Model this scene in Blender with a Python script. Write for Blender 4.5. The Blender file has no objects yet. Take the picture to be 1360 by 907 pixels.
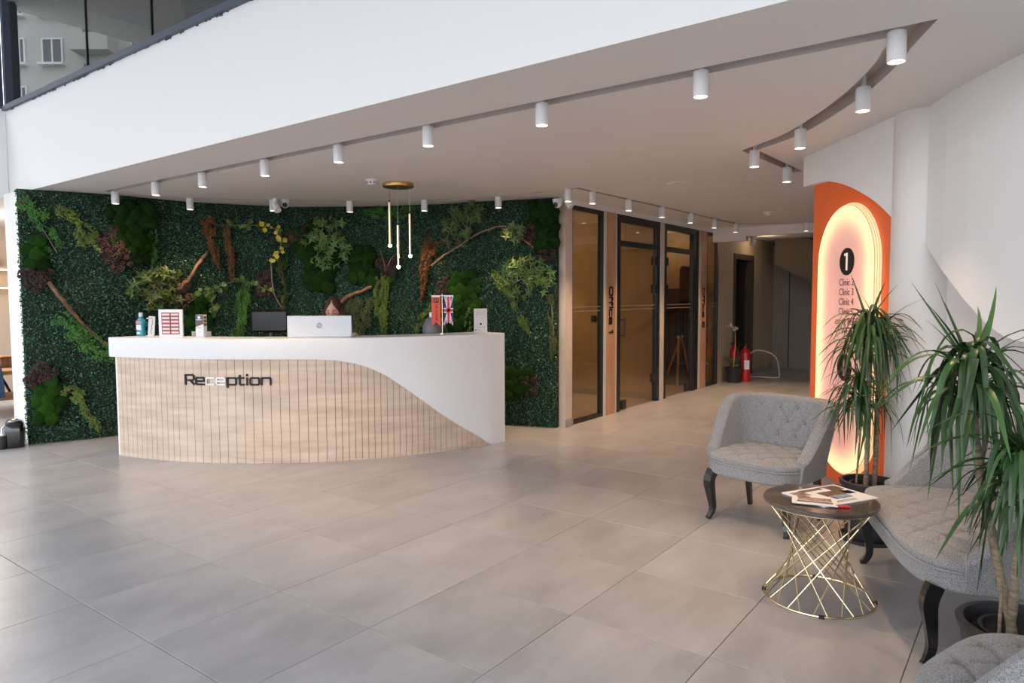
import bpy, bmesh, math, random
import numpy as np
from mathutils import Vector, Matrix, noise
from mathutils.geometry import tessellate_polygon
PI = math.pi
R = math.radians
random.seed(7)
C = bpy.context.scene.collection
S = bpy.context.scene

# ------------------------------------------------------------------ camera
cam_d = bpy.data.cameras.new('camera')
cam = bpy.data.objects.new('camera', cam_d)
C.objects.link(cam)
cam.location = (0, 0, 1.5)
cam.rotation_euler = (Matrix.Rotation(PI / 2 - 0.0625845, 3, 'X') @ Matrix.Rotation(-0.00403684, 3, 'Z')).to_euler()
cam_d.sensor_width = 36
cam_d.lens = 936.64 / 1360 * 36
cam_d.clip_start = 0.05
cam_d.clip_end = 300
S.camera = cam

# ------------------------------------------------------------------ world, exposure
w = bpy.data.worlds.new('sky')
S.world = w
w.use_nodes = True
bg = w.node_tree.nodes['Background']
bg.inputs[0].default_value = (0.875, 0.93, 1.0, 1)
bg.inputs[1].default_value = 4.3
S.view_settings.view_transform = 'Standard'
S.view_settings.look = 'None'
S.view_settings.gamma = 1
S.view_settings.use_curve_mapping = False
S.view_settings.exposure = 0.17

# building frame: u = along the corridor, v = along the gallery front (towards the left)
YAW = 0.92865
EU = Vector((math.cos(YAW), math.sin(YAW), 0))
EV = Vector((-math.sin(YAW), math.cos(YAW), 0))
def B(u, v, z=0.0):
    return EU * u + EV * v + Vector((0, 0, z))
HC = 2.62            # ceiling height under the gallery

def portal(name, u0, u1, v0, v1, z0, z1, normal):
    ld = bpy.data.lights.new(name, 'AREA')
    ld.shape = 'RECTANGLE'
    a, b = B(u0, v0, z0), B(u1, v1, z1)
    ld.size = (Vector((b.x - a.x, b.y - a.y, 0))).length
    ld.size_y = z1 - z0
    ld.cycles.is_portal = True
    o = bpy.data.objects.new(name, ld)
    C.objects.link(o)
    o.location = (a + b) / 2
    o.rotation_euler = normal.to_track_quat('-Z', 'Z').to_euler()
    return o
portal('daylight_portal', -5, 2.3, 8.93, 8.93, 0.0, 4.6, -EV)
portal('daylight_portal', -5, -5, -4, 8.93, 0.0, 4.6, EU)

# ------------------------------------------------------------------ materials
def nd(nt, t, **k):
    n = nt.nodes.new(t)
    for a, b in k.items():
        setattr(n, a, b)
    return n
def mat(name, col, rough=0.5, metal=0.0, spec=0.5, noise_amt=0.0, noise_scale=8.0, bump=0.0, bump_scale=60.0,
        emit=None, emit_s=0.0, stretch=None, col2=None, coat=0.0, sheen=0.0, island=0.0, trans=0.0, rough_var=0.0):
    m = bpy.data.materials.new(name)
    m.use_nodes = True
    nt = m.node_tree
    b = nt.nodes['Principled BSDF']
    b.inputs['Base Color'].default_value = (*col, 1)
    b.inputs['Roughness'].default_value = rough
    b.inputs['Metallic'].default_value = metal
    b.inputs['Specular IOR Level'].default_value = spec
    if coat: b.inputs['Coat Weight'].default_value = coat
    if sheen: b.inputs['Sheen Weight'].default_value = sheen
    if trans: b.inputs['Transmission Weight'].default_value = trans
    if emit:
        b.inputs['Emission Color'].default_value = (*emit, 1)
        b.inputs['Emission Strength'].default_value = emit_s
    tc = nd(nt, 'ShaderNodeTexCoord')
    mp = nd(nt, 'ShaderNodeMapping')
    if stretch: mp.inputs['Scale'].default_value = stretch
    nt.links.new(tc.outputs['Object'], mp.inputs[0])
    if noise_amt or col2:
        n = nd(nt, 'ShaderNodeTexNoise')
        n.inputs['Scale'].default_value = noise_scale
        n.inputs['Detail'].default_value = 6
        nt.links.new(mp.outputs[0], n.inputs['Vector'])
        cr = nd(nt, 'ShaderNodeValToRGB')
        c2 = col2 if col2 else tuple(c * (1 - noise_amt) for c in col)
        cr.color_ramp.elements[0].position = 0.35
        cr.color_ramp.elements[1].position = 0.65
        cr.color_ramp.elements[0].color = (*c2, 1)
        cr.color_ramp.elements[1].color = (*col, 1)
        nt.links.new(n.outputs['Fac'], cr.inputs[0])
        last = cr.outputs[0]
        nt.links.new(last, b.inputs['Base Color'])
    else:
        last = None
    if island:
        g = nd(nt, 'ShaderNodeNewGeometry')
        oi = nd(nt, 'ShaderNodeObjectInfo')
        ad = nd(nt, 'ShaderNodeMath', operation='ADD')
        fr = nd(nt, 'ShaderNodeMath', operation='FRACT')
        nt.links.new(g.outputs['Random Per Island'], ad.inputs[0])
        nt.links.new(oi.outputs['Random'], ad.inputs[1])
        nt.links.new(ad.outputs[0], fr.inputs[0])
        mr = nd(nt, 'ShaderNodeMapRange')
        mr.inputs['To Min'].default_value = 1 - island
        mr.inputs['To Max'].default_value = 1 + island
        nt.links.new(fr.outputs[0], mr.inputs['Value'])
        hs = nd(nt, 'ShaderNodeHueSaturation')
        nt.links.new(mr.outputs[0], hs.inputs['Value'])
        if last: nt.links.new(last, hs.inputs['Color'])
        else: hs.inputs['Color'].default_value = (*col, 1)
        nt.links.new(hs.outputs[0], b.inputs['Base Color'])
    if bump:
        n2 = nd(nt, 'ShaderNodeTexNoise')
        n2.inputs['Scale'].default_value = bump_scale
        n2.inputs['Detail'].default_value = 3
        nt.links.new(mp.outputs[0], n2.inputs['Vector'])
        bp = nd(nt, 'ShaderNodeBump')
        bp.inputs['Strength'].default_value = bump
        bp.inputs['Distance'].default_value = 0.01
        nt.links.new(n2.outputs['Fac'], bp.inputs['Height'])
        nt.links.new(bp.outputs[0], b.inputs['Normal'])
    return m

def glass_mat(name, tint, refl=1.0, tgt=1.0):
    m = bpy.data.materials.new(name)
    m.use_nodes = True
    nt = m.node_tree
    nt.nodes.remove(nt.nodes['Principled BSDF'])
    out = nt.nodes['Material Output']
    tr = nd(nt, 'ShaderNodeBsdfTransparent'); tr.inputs[0].default_value = (*tint, 1)
    gl = nd(nt, 'ShaderNodeBsdfGlossy'); gl.inputs['Roughness'].default_value = 0.0
    gl.inputs[0].default_value = (refl, refl, refl, 1)
    fr = nd(nt, 'ShaderNodeFresnel')
    ge = nd(nt, 'ShaderNodeNewGeometry'); im = nd(nt, 'ShaderNodeMapRange')      # same reflectance from either side of the pane
    im.inputs['To Min'].default_value = 1.5; im.inputs['To Max'].default_value = 1 / 1.5
    nt.links.new(ge.outputs['Backfacing'], im.inputs['Value']); nt.links.new(im.outputs[0], fr.inputs[0])
    mx = nd(nt, 'ShaderNodeMixShader')
    nt.links.new(fr.outputs[0], mx.inputs[0]); nt.links.new(tr.outputs[0], mx.inputs[1]); nt.links.new(gl.outputs[0], mx.inputs[2])
    nt.links.new(mx.outputs[0], out.inputs[0])
    return m

def fabric_mat(name, c1, c2):
    m = mat(name, c1, 0.95, spec=0.15, sheen=0.3)
    nt = m.node_tree; b = nt.nodes['Principled BSDF']
    tc = nd(nt, 'ShaderNodeTexCoord')
    n = nd(nt, 'ShaderNodeTexNoise'); n.inputs['Scale'].default_value = 230; n.inputs['Detail'].default_value = 3; n.inputs['Roughness'].default_value = 0.8
    nt.links.new(tc.outputs['Object'], n.inputs['Vector'])
    cr = nd(nt, 'ShaderNodeValToRGB')
    cr.color_ramp.elements[0].position = 0.38; cr.color_ramp.elements[1].position = 0.62
    cr.color_ramp.elements[0].color = (*c2, 1); cr.color_ramp.elements[1].color = (*c1, 1)
    nt.links.new(n.outputs['Fac'], cr.inputs[0]); nt.links.new(cr.outputs[0], b.inputs['Base Color'])
    bp = nd(nt, 'ShaderNodeBump'); bp.inputs['Strength'].default_value = 0.5; bp.inputs['Distance'].default_value = 0.004
    nt.links.new(n.outputs['Fac'], bp.inputs['Height']); nt.links.new(bp.outputs[0], b.inputs['Normal'])
    return m

def tile_mat():
    m = mat('polished_concrete_tile', (0.4, 0.38, 0.37), 0.28)
    nt = m.node_tree; b = nt.nodes['Principled BSDF']
    tc = nd(nt, 'ShaderNodeTexCoord'); oi = nd(nt, 'ShaderNodeObjectInfo')
    ad = nd(nt, 'ShaderNodeVectorMath', operation='ADD')
    sc = nd(nt, 'ShaderNodeVectorMath', operation='SCALE'); sc.inputs['Scale'].default_value = 40
    cb = nd(nt, 'ShaderNodeCombineXYZ')
    nt.links.new(oi.outputs['Random'], cb.inputs[0]); nt.links.new(oi.outputs['Random'], cb.inputs[2])
    nt.links.new(cb.outputs[0], sc.inputs[0])
    mp = nd(nt, 'ShaderNodeMapping'); mp.inputs['Scale'].default_value = (1.0, 2.2, 1)
    nt.links.new(tc.outputs['Object'], mp.inputs[0])
    nt.links.new(mp.outputs[0], ad.inputs[0]); nt.links.new(sc.outputs[0], ad.inputs[1])
    n = nd(nt, 'ShaderNodeTexNoise'); n.inputs['Scale'].default_value = 2.0; n.inputs['Detail'].default_value = 9; n.inputs['Roughness'].default_value = 0.62
    nt.links.new(ad.outputs[0], n.inputs['Vector'])
    cr = nd(nt, 'ShaderNodeValToRGB')
    cr.color_ramp.elements[0].position = 0.3; cr.color_ramp.elements[1].position = 0.7
    cr.color_ramp.elements[0].color = (0.348, 0.340, 0.350, 1); cr.color_ramp.elements[1].color = (0.475, 0.466, 0.482, 1)
    nt.links.new(n.outputs['Fac'], cr.inputs[0])
    hs = nd(nt, 'ShaderNodeHueSaturation')
    mr = nd(nt, 'ShaderNodeMapRange'); mr.inputs['To Min'].default_value = 0.95; mr.inputs['To Max'].default_value = 1.05
    nt.links.new(oi.outputs['Random'], mr.inputs['Value']); nt.links.new(mr.outputs[0], hs.inputs['Value'])
    nt.links.new(cr.outputs[0], hs.inputs['Color']); nt.links.new(hs.outputs[0], b.inputs['Base Color'])
    mr2 = nd(nt, 'ShaderNodeMapRange'); mr2.inputs['To Min'].default_value = 0.24; mr2.inputs['To Max'].default_value = 0.36
    nt.links.new(n.outputs['Fac'], mr2.inputs['Value']); nt.links.new(mr2.outputs[0], b.inputs['Roughness'])
    return m

def wood_mat(name, c1, c2, rough=0.5, along='z', scale=1.0):
    st = {'z': (9, 9, .8), 'y': (9, .8, 9), 'x': (.8, 9, 9)}[along]
    st = tuple(s * scale for s in st)
    return mat(name, c1, rough, col2=c2, noise_scale=2.2, stretch=st, bump=0.05, bump_scale=8)

M = {}
M['white'] = mat('white_paint', (0.88, 0.875, 0.87), 0.6, bump=0.02, bump_scale=90)
M['fascia'] = mat('white_fascia_paint', (0.80, 0.79, 0.785), 0.55, bump=0.03, bump_scale=60)
M['warmwhite'] = mat('warm_white_paint', (0.80, 0.755, 0.73), 0.6, bump=0.03, bump_scale=60)
M['ceil'] = mat('taupe_ceiling_paint', (0.81, 0.77, 0.755), 0.7)
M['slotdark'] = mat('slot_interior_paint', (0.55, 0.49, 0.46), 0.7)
M['beige'] = mat('beige_wall_paint', (0.50, 0.38, 0.25), 0.7, noise_amt=0.06, noise_scale=3)
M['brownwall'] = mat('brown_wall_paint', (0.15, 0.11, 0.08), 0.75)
M['panelwall'] = mat('grey_brown_panel', (0.24, 0.195, 0.16), 0.55)
M['cream'] = mat('cream_trim', (0.62, 0.50, 0.40), 0.5)
M['basetile'] = mat('baseboard_tile', (0.36, 0.32, 0.29), 0.35, noise_amt=0.2, noise_scale=5)
M['grout'] = mat('dark_grout', (0.17, 0.155, 0.145), 0.8)
M['tile'] = tile_mat()
M['black'] = mat('black_powder_coat', (0.012, 0.012, 0.014), 0.4)
M['navy'] = mat('navy_grey_frame', (0.05, 0.065, 0.10), 0.45)
M['blacklac'] = mat('black_lacquer', (0.012, 0.012, 0.013), 0.22, coat=0.4)
M['letterblack'] = mat('black_letter', (0.006, 0.006, 0.007), 0.45, spec=.3)
M['chrome'] = mat('reflection_letter', (0.55, 0.5, 0.47), 0.25, metal=1.0)  # silvery colour stands in for the reflection on glossy black letters
M['wpanel'] = wood_mat('orange_oak_panel', (0.56, 0.30, 0.17), (0.44, 0.22, 0.12), 0.42)
M['slat'] = mat('pale_oak_slat', (0.70, 0.545, 0.42), 0.45, col2=(0.55, 0.41, 0.31), noise_scale=1.9, stretch=(1.2, 1.2, 9), bump=0.04, bump_scale=12)
M['deskwhite'] = mat('white_solid_surface', (0.83, 0.82, 0.82), 0.35)
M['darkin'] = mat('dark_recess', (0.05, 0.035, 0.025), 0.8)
M['orange'] = mat('orange_paint', (0.95, 0.17, 0.045), 0.5)
M['glass_brown'] = glass_mat('bronze_glass', (0.82, 0.72, 0.58))
M['glass_grey'] = glass_mat('grey_glass', (0.45, 0.5, 0.5))
M['frost'] = mat('frosted_stripe', (0.20, 0.15, 0.10), 0.6)
M['spotwhite'] = mat('white_spot_housing', (0.80, 0.79, 0.80), 0.45)
M['lens'] = mat('warm_lens', (1, 1, 1), 0.5, emit=(1.0, 0.82, 0.60), emit_s=9)
M['gold'] = mat('brushed_gold', (0.72, 0.47, 0.16), 0.3, metal=1.0)
M['champ'] = mat('champagne_metal', (0.80, 0.66, 0.42), 0.25, metal=1.0)
M['fabric'] = fabric_mat('grey_tweed', (0.40, 0.395, 0.40), (0.145, 0.14, 0.145))
M['marble'] = mat('dark_marble', (0.055, 0.043, 0.038), 0.18, col2=(0.10, 0.08, 0.07), noise_scale=9, coat=0.3)
M['leaf'] = mat('dracaena_leaf', (0.055, 0.125, 0.030), 0.38, col2=(0.022, 0.065, 0.018), noise_scale=3, island=0.45)
M['trunk'] = mat('dracaena_cane', (0.36, 0.27, 0.18), 0.8, noise_amt=0.5, noise_scale=20, bump=0.6, bump_scale=30, stretch=(1, 1, 4))
M['pot'] = mat('charcoal_plastic', (0.025, 0.026, 0.030), 0.45)
M['soil'] = mat('dark_soil', (0.03, 0.022, 0.017), 0.95, noise_amt=0.6, noise_scale=40, bump=1.0, bump_scale=70)
M['mat_leaf'] = mat('boxwood_leaf', (0.032, 0.118, 0.050), 0.36, island=0.9)
M['matback'] = mat('boxwood_backing', (0.008, 0.024, 0.013), 0.8, noise_amt=0.5, noise_scale=30, bump=1, bump_scale=80)
M['moss'] = mat('dark_moss', (0.011, 0.034, 0.005), 0.95, spec=0.1, col2=(0.010, 0.035, 0.005), noise_scale=25, bump=1.0, bump_scale=140, island=0.3)
M['moss2'] = mat('fresh_moss', (0.014, 0.042, 0.006), 0.95, spec=0.1, col2=(0.02, 0.07, 0.006), noise_scale=25, bump=1.0, bump_scale=140, island=0.3)
M['bark'] = mat('maroon_bark', (0.085, 0.042, 0.035), 0.85, noise_amt=0.6, noise_scale=40, bump=0.8, bump_scale=60, island=0.3)
M['drift'] = mat('driftwood', (0.26, 0.135, 0.075), 0.75, noise_amt=0.6, noise_scale=12, bump=0.8, bump_scale=25)
M['twig'] = mat('pale_twig', (0.23, 0.16, 0.11), 0.75, noise_amt=0.4, noise_scale=20)
M['maple'] = mat('maple_leaf_green', (0.095, 0.18, 0.035), 0.5, col2=(0.04, 0.10, 0.02), noise_scale=5, island=0.4)
M['lime'] = mat('lime_leaf', (0.13, 0.19, 0.022), 0.55, col2=(0.055, 0.11, 0.014), noise_scale=7, island=0.4)
M['bright'] = mat('bright_green_leaf', (0.060, 0.21, 0.018), 0.5, col2=(0.025, 0.10, 0.012), noise_scale=7, island=0.4)
M['olive'] = mat('olive_leaf', (0.085, 0.10, 0.018), 0.6, col2=(0.035, 0.055, 0.012), noise_scale=7, island=0.4)
M['rust'] = mat('rust_amaranth', (0.19, 0.070, 0.014), 0.8, col2=(0.08, 0.042, 0.010), noise_scale=12, island=0.5)
M['yellowleaf'] = mat('yellow_leaf', (0.55, 0.45, 0.03), 0.5, island=0.2)
M['paper'] = mat('white_paper', (0.80, 0.79, 0.79), 0.6)
M['hpgrey'] = mat('grey_print', (0.30, 0.31, 0.33), 0.4)
M['inkblack'] = mat('black_ink', (0.01, 0.01, 0.01), 0.5)
M['inkbrown'] = mat('maroon_ink', (0.10, 0.025, 0.03), 0.5)
M['red'] = mat('red_cloth', (0.60, 0.02, 0.03), 0.6)
M['bannerred'] = mat('orange_red_cloth', (0.72, 0.085, 0.035), 0.6)
M['flagblue'] = mat('flag_blue', (0.015, 0.025, 0.12), 0.6)
M['flagwhite'] = mat('flag_white', (0.82, 0.80, 0.80), 0.6)
M['teal'] = mat('teal_liquid', (0.02, 0.30, 0.42), 0.15, spec=0.7)
M['greyplastic'] = mat('grey_plastic', (0.16, 0.16, 0.17), 0.5)
M['steel'] = mat('steel', (0.6, 0.6, 0.6), 0.3, metal=1.0)
M['skin'] = mat('skin', (0.62, 0.33, 0.24), 0.55)
M['hair'] = mat('auburn_hair', (0.10, 0.035, 0.018), 0.5, noise_amt=0.5, noise_scale=30, stretch=(4, 4, .4))
M['knit'] = mat('beige_knit', (0.55, 0.47, 0.38), 0.9, bump=0.3, bump_scale=120)
M['trouser'] = mat('dark_trouser', (0.03, 0.03, 0.04), 0.8)
M['denim'] = mat('blue_denim', (0.06, 0.11, 0.20), 0.85, noise_amt=0.35, noise_scale=14)
M['extred'] = mat('extinguisher_red', (0.55, 0.012, 0.012), 0.3)
M['facade'] = mat('distant_render', (0.55, 0.53, 0.50), 0.9)
M['facadeglass'] = mat('distant_window', (0.12, 0.14, 0.16), 0.2)
M['ground'] = mat('street_asphalt', (0.22, 0.22, 0.22), 0.9)
M['led'] = mat('led_strip', (1, 1, 1), 0.5, emit=(1.0, 0.78, 0.45), emit_s=5)
M['tan'] = mat('tan_wood', (0.50, 0.26, 0.10), 0.5)
M['pink'] = mat('gum_pink', (0.65, 0.20, 0.22), 0.4)
M['toothwhite'] = mat('tooth_white', (0.85, 0.78, 0.74), 0.3)
M['darkgrey'] = mat('dark_grey_print', (0.07, 0.07, 0.08), 0.4)
M['silver'] = mat('silver_shell', (0.62, 0.64, 0.68), 0.35)

# ------------------------------------------------------------------ mesh helpers
class MB:
    def __init__(s): s.v = []; s.f = []
    def add(s, vs, fs):
        o = len(s.v)
        s.v += [tuple(p) for p in vs]
        s.f += [tuple(i + o for i in f) for f in fs]
        return s
    def box(s, c, d, rz=0.0, M3=None):
        x, y, z = d[0] / 2, d[1] / 2, d[2] / 2
        rot = M3 if M3 is not None else Matrix.Rotation(rz, 3, 'Z')
        vs = [Vector(c) + rot @ Vector((a * x, b * y, e * z)) for e in (-1, 1) for a, b in ((-1, -1), (1, -1), (1, 1), (-1, 1))]
        return s.add(vs, [(0, 3, 2, 1), (4, 5, 6, 7), (0, 1, 5, 4), (1, 2, 6, 5), (2, 3, 7, 6), (3, 0, 4, 7)])
    def boxmm(s, a, b):
        return s.box([(a[i] + b[i]) / 2 for i in range(3)], [abs(b[i] - a[i]) for i in range(3)])
    def bevbox(s, c, d, bev, rz=0.0):
        x, y, z = [q / 2 for q in d]
        rot = Matrix.Rotation(rz, 3, 'Z')
        rings = []
        for zz, ins in ((-z, bev), (-z + bev, 0), (z - bev, 0), (z, bev)):
            X, Y = x - ins, y - ins
            bb = bev
            pts = [(-X + bb, -Y), (X - bb, -Y), (X, -Y + bb), (X, Y - bb), (X - bb, Y), (-X + bb, Y), (-X, Y - bb), (-X, -Y + bb)]
            rings.append([Vector(c) + rot @ Vector((p[0], p[1], zz)) for p in pts])
        return s.loft(rings, True, True)
    def loft(s, rings, closed=True, caps=False):
        o = len(s.v); n = len(rings[0])
        for r in rings: s.v += [tuple(p) for p in r]
        for i in range(len(rings) - 1):
            for j in range(n if closed else n - 1):
                k = (j + 1) % n
                s.f.append((o + i * n + j, o + i * n + k, o + (i + 1) * n + k, o + (i + 1) * n + j))
        if caps:
            s.f.append(tuple(o + j for j in reversed(range(n))))
            s.f.append(tuple(o + (len(rings) - 1) * n + j for j in range(n)))
        return s
    def tube(s, pts, r, seg=8, caps=True, sq=False):
        pts = [Vector(p) for p in pts]
        rs = r if isinstance(r, (list, tuple)) else [r] * len(pts)
        rings = []; up = None
        for i, p in enumerate(pts):
            t = (pts[min(i + 1, len(pts) - 1)] - pts[max(i - 1, 0)]).normalized()
            if up is None:
                up = Vector((0, 0, 1)) if abs(t.z) < .9 else Vector((1, 0, 0))
            a = t.cross(up).normalized(); up = a.cross(t).normalized()
            ph = PI / 4 if sq else 0
            rings.append([p + (a * math.cos(2 * PI * k / seg + ph) + up * math.sin(2 * PI * k / seg + ph)) * rs[i] for k in range(seg)])
        return s.loft(rings, True, caps)
    def lathe(s, c, prof, seg=24, caps=False):
        rings = [[(c[0] + r * math.cos(2 * PI * k / seg), c[1] + r * math.sin(2 * PI * k / seg), c[2] + z) for k in range(seg)] for r, z in prof]
        return s.loft(rings, True, caps)
    def prism(s, poly, z0, z1):
        n = len(poly); o = len(s.v)
        s.v += [(p[0], p[1], z0) for p in poly] + [(p[0], p[1], z1) for p in poly]
        for i in range(n):
            j = (i + 1) % n
            s.f.append((o + i, o + j, o + n + j, o + n + i))
        for t in tessellate_polygon([[Vector((p[0], p[1], 0)) for p in poly]]):
            s.f.append(tuple(o + n + i for i in t)); s.f.append(tuple(o + i for i in reversed(t)))
        return s
    def sphere(s, c, r, seg=12, rings=8):
        r3 = r if isinstance(r, (tuple, list)) else (r, r, r)
        rr = []
        for i in range(rings + 1):
            a = -PI / 2 + PI * i / rings
            rr.append([(c[0] + r3[0] * max(math.cos(a), .001) * math.cos(2 * PI * k / seg), c[1] + r3[1] * max(math.cos(a), .001) * math.sin(2 * PI * k / seg), c[2] + r3[2] * math.sin(a)) for k in range(seg)])
        return s.loft(rr, True, False)
    def mesh(s, name, m, smooth=False):
        me = bpy.data.meshes.new(name)
        me.from_pydata(s.v, [], s.f)
        me.materials.append(m)
        if smooth:
            me.polygons.foreach_set('use_smooth', [True] * len(me.polygons))
        me.validate()
        return me
    def build(s, name, m, parent=None, smooth=False, fix=True):
        me = s.mesh(name, m, False)
        if fix:
            bm = bmesh.new(); bm.from_mesh(me)
            bmesh.ops.recalc_face_normals(bm, faces=bm.faces)
            bm.to_mesh(me); bm.free()
        if smooth:
            try:
                me.polygons.foreach_set('use_smooth', [True] * len(me.polygons))
                me.set_sharp_from_angle(angle=R(40))
            except Exception: pass
        return link(name, me, parent)
def link(name, me, parent=None, loc=None, rot=None):
    o = bpy.data.objects.new(name, me)
    C.objects.link(o)
    if parent is not None: o.parent = parent
    if loc is not None: o.location = loc
    if rot is not None: o.rotation_euler = rot
    return o
def tag(o, label, cat, group=None, kind=None):
    if label: o['label'] = label
    if cat: o['category'] = cat
    if group: o['group'] = group
    if kind: o['kind'] = kind
    return o
def thing(name, label, cat, loc=(0, 0, 0), rz=0.0, group=None):
    o = bpy.data.objects.new(name, None); C.objects.link(o)
    o.empty_display_size = 0.05
    o.location = loc; o.rotation_euler = (0, 0, rz)
    return tag(o, label, cat, group)
def struct(o): o['kind'] = 'structure'; return o
def dup(root, loc=None, rz=None, label=None):
    r = root.copy(); C.objects.link(r)
    if loc is not None: r.location = loc
    if rz is not None: r.rotation_euler = (0, 0, rz)
    if label: r['label'] = label
    for ch in list(root.children):
        c = ch.copy(); C.objects.link(c); c.parent = r
        for g in list(ch.children):
            d = g.copy(); C.objects.link(d); d.parent = c
    return r
def catmull(P, n=8):
    P = [Vector(p) for p in P]
    Q = [2 * P[0] - P[1]] + P + [2 * P[-1] - P[-2]]
    o = []
    for i in range(1, len(Q) - 2):
        a, b, c, d = Q[i - 1:i + 3]
        for k in range(n):
            t = k / n
            o.append(.5 * ((2 * b) + (-a + c) * t + (2 * a - 5 * b + 4 * c - d) * t * t + (-a + 3 * b - 3 * c + d) * t ** 3))
    o.append(P[-1])
    return o
def wallbox(name, P, Q, z0, z1, th, m, parent=None):
    """upright slab from P to Q (plan points), thickness th to the left of P->Q"""
    P = Vector((P[0], P[1], 0)); Q = Vector((Q[0], Q[1], 0))
    d = (Q - P).normalized(); n = Vector((-d.y, d.x, 0)) * th
    return MB().prism([P, Q, Q + n, P + n], z0, z1).build(name, m, parent)

# ================================================================== FLOOR
floor = struct(MB().boxmm((-14, -9, -0.06), (10, 19, -0.007)).build('floor', M['grout']))
TO = Vector((-2.66384, 3.80049, 0)); TI = Vector((math.sin(YAW), -math.cos(YAW), 0)); TJ = Vector((math.cos(YAW), math.sin(YAW), 0))
SI, SJ = 0.67077, 0.66253
tm = MB()
g_ = 0.0018; bv = 0.0015
X_, Y_ = SJ / 2 - g_, SI / 2 - g_
rings = []
for zz, ins in ((-0.008, 0), (-bv, 0), (0, bv)):
    rings.append([(a * (X_ - ins), b * (Y_ - ins), zz) for a, b in ((-1, -1), (1, -1), (1, 1), (-1, 1))])
tm.loft(rings, True, False); tm.f.append((8, 9, 10, 11))
tile_me = tm.mesh('floor_tile', M['tile'])
cand = []
for i in range(-34, 30):
    for j in range(-12, 34):
        c = TO + TI * (SI * (i + .5)) + TJ * (SJ * (j + .5))
        if not (-11 < c.x < 8 and -5 < c.y < 17): continue
        u_, v_ = c.dot(EU), c.dot(EV)
        vis = c.y > 1.3 and abs(c.x / c.y) < 0.88 and c.x < 2.9 + max(0, (c.y - 5.7)) * .6
        if c.y > 9.3 and c.x < 0.3: vis = False
        if c.y > 8.6 and c.x < -5 and c.y > 11: vis = False
        cand.append((0 if vis else 1, c.length, c))
cand.sort(key=lambda q: (q[0], q[1]))
rest = MB()
for k, (vis, d, c) in enumerate(cand):
    if k < 298 and vis == 0:
        t = link('floor_tile', tile_me, floor, c, (0, 0, YAW))
    else:
        mt = Matrix.Rotation(YAW, 3, 'Z')
        rest.add([mt @ Vector(p) + c for p in tm.v], tm.f)
rs_ = rest.build('floor_tiles_beyond', M['tile'], floor, fix=False); rs_['kind'] = 'stuff'

# ================================================================== CEILING under the gallery, with recessed lighting slots
def ribbon(P, W, d=None):
    P = [Vector((p[0], p[1], 0)) for p in P]
    n = len(P); L_, R_ = [], []
    for i in range(n):
        a = (P[i] - P[i - 1]).normalized() if i else None
        b = (P[i + 1] - P[i]).normalized() if i < n - 1 else None
        if a is None: t = b; k = 1
        elif b is None: t = a; k = 1
        else:
            t = (a + b).normalized(); k = 1 / max(t.dot(b), .35)
        nn = Vector((-t.y, t.x, 0)) * W[i] / 2 * k
        L_.append(P[i] + nn); R_.append(P[i] - nn)
    return L_ + R_[::-1]
s1a = B(3.445, 7.85); tip = B(3.445, .455)
curve_pts = catmull([(1.70, 3.16, 0), (1.80, 3.42, 0), (1.895, 3.90, 0), (1.945, 4.44, 0), (1.945, 5.0, 0), (1.83, 5.50, 0)], 5)
slot1 = [s1a, tip] + [Vector((p.x, p.y, 0)) for p in curve_pts[3:]] + [Vector((2.60, 6.47, 0))]
rib1 = ribbon(slot1, [.085, .11] + [.115] * (len(slot1) - 4) + [.10, .085])
g2 = catmull([(-4.2, 7.72, 0), (-3.59, 7.957, 0), (-2.69, 8.13, 0), (-1.87, 8.24, 0), (-1.0, 8.18, 0), (-.145, 7.93, 0), (.40, 7.55, 0), (.69, 7.36, 0)], 4)
slot2 = g2 + [Vector((3.53, 11.05, 0)), Vector((4.75, 10.80, 0))]
rib2 = ribbon(slot2, [.03] * (len(g2) - 1) + [.05, .07, .05])
outer = [B(2.979, 14), B(2.785, -6), B(16, -6), B(16, 14)]
outer = [Vector((p.x, p.y, 0)) for p in outer]
polys = [outer, rib1, rib2]
flat = [p for q in polys for p in q]
cm = MB()
tris = tessellate_polygon(polys)
cm.add([(p.x, p.y, HC + (0 if q_ >= 4 else 0)) for q_, p in enumerate(flat)], [tuple(t) for t in tris])
cm.add([(p.x, p.y, HC + .30) for p in outer], [(0, 1, 2, 3)])
cm.loft([[(p.x, p.y, HC) for p in outer], [(p.x, p.y, HC + .30) for p in outer]], True, False)
ceiling = struct(cm.build('ceiling', M['ceil']))
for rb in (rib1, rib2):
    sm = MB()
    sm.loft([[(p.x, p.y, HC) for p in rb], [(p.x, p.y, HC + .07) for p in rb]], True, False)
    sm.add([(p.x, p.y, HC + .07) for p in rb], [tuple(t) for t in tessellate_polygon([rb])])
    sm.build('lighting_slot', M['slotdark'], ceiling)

# ================================================================== FASCIA and gallery glazing
ZS = 3.505
fm = MB()
def ubox(mb, u0, u1, v0, v1, z0, z1):
    ps = [B(u0, v0), B(u1, v0), B(u1, v1), B(u0, v1)]
    return mb.prism([(p.x, p.y) for p in ps], z0, z1)
# the gallery front is a bent slab in plan, ending against the shopfront wall
ps_ = [B(2.915, 8.95), B(2.77, -6), B(2.785, -6), B(2.93, 8.95)]; fm.prism([(p.x, p.y) for p in ps_], HC, HC + .302)
ps_ = [B(2.915, 8.95), B(2.77, -6), B(2.97, -6), B(3.115, 8.95)]; fm.prism([(p.x, p.y) for p in ps_], HC + .302, ZS)
fascia = struct(fm.build('wall_gallery_front', M['fascia']))
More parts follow.
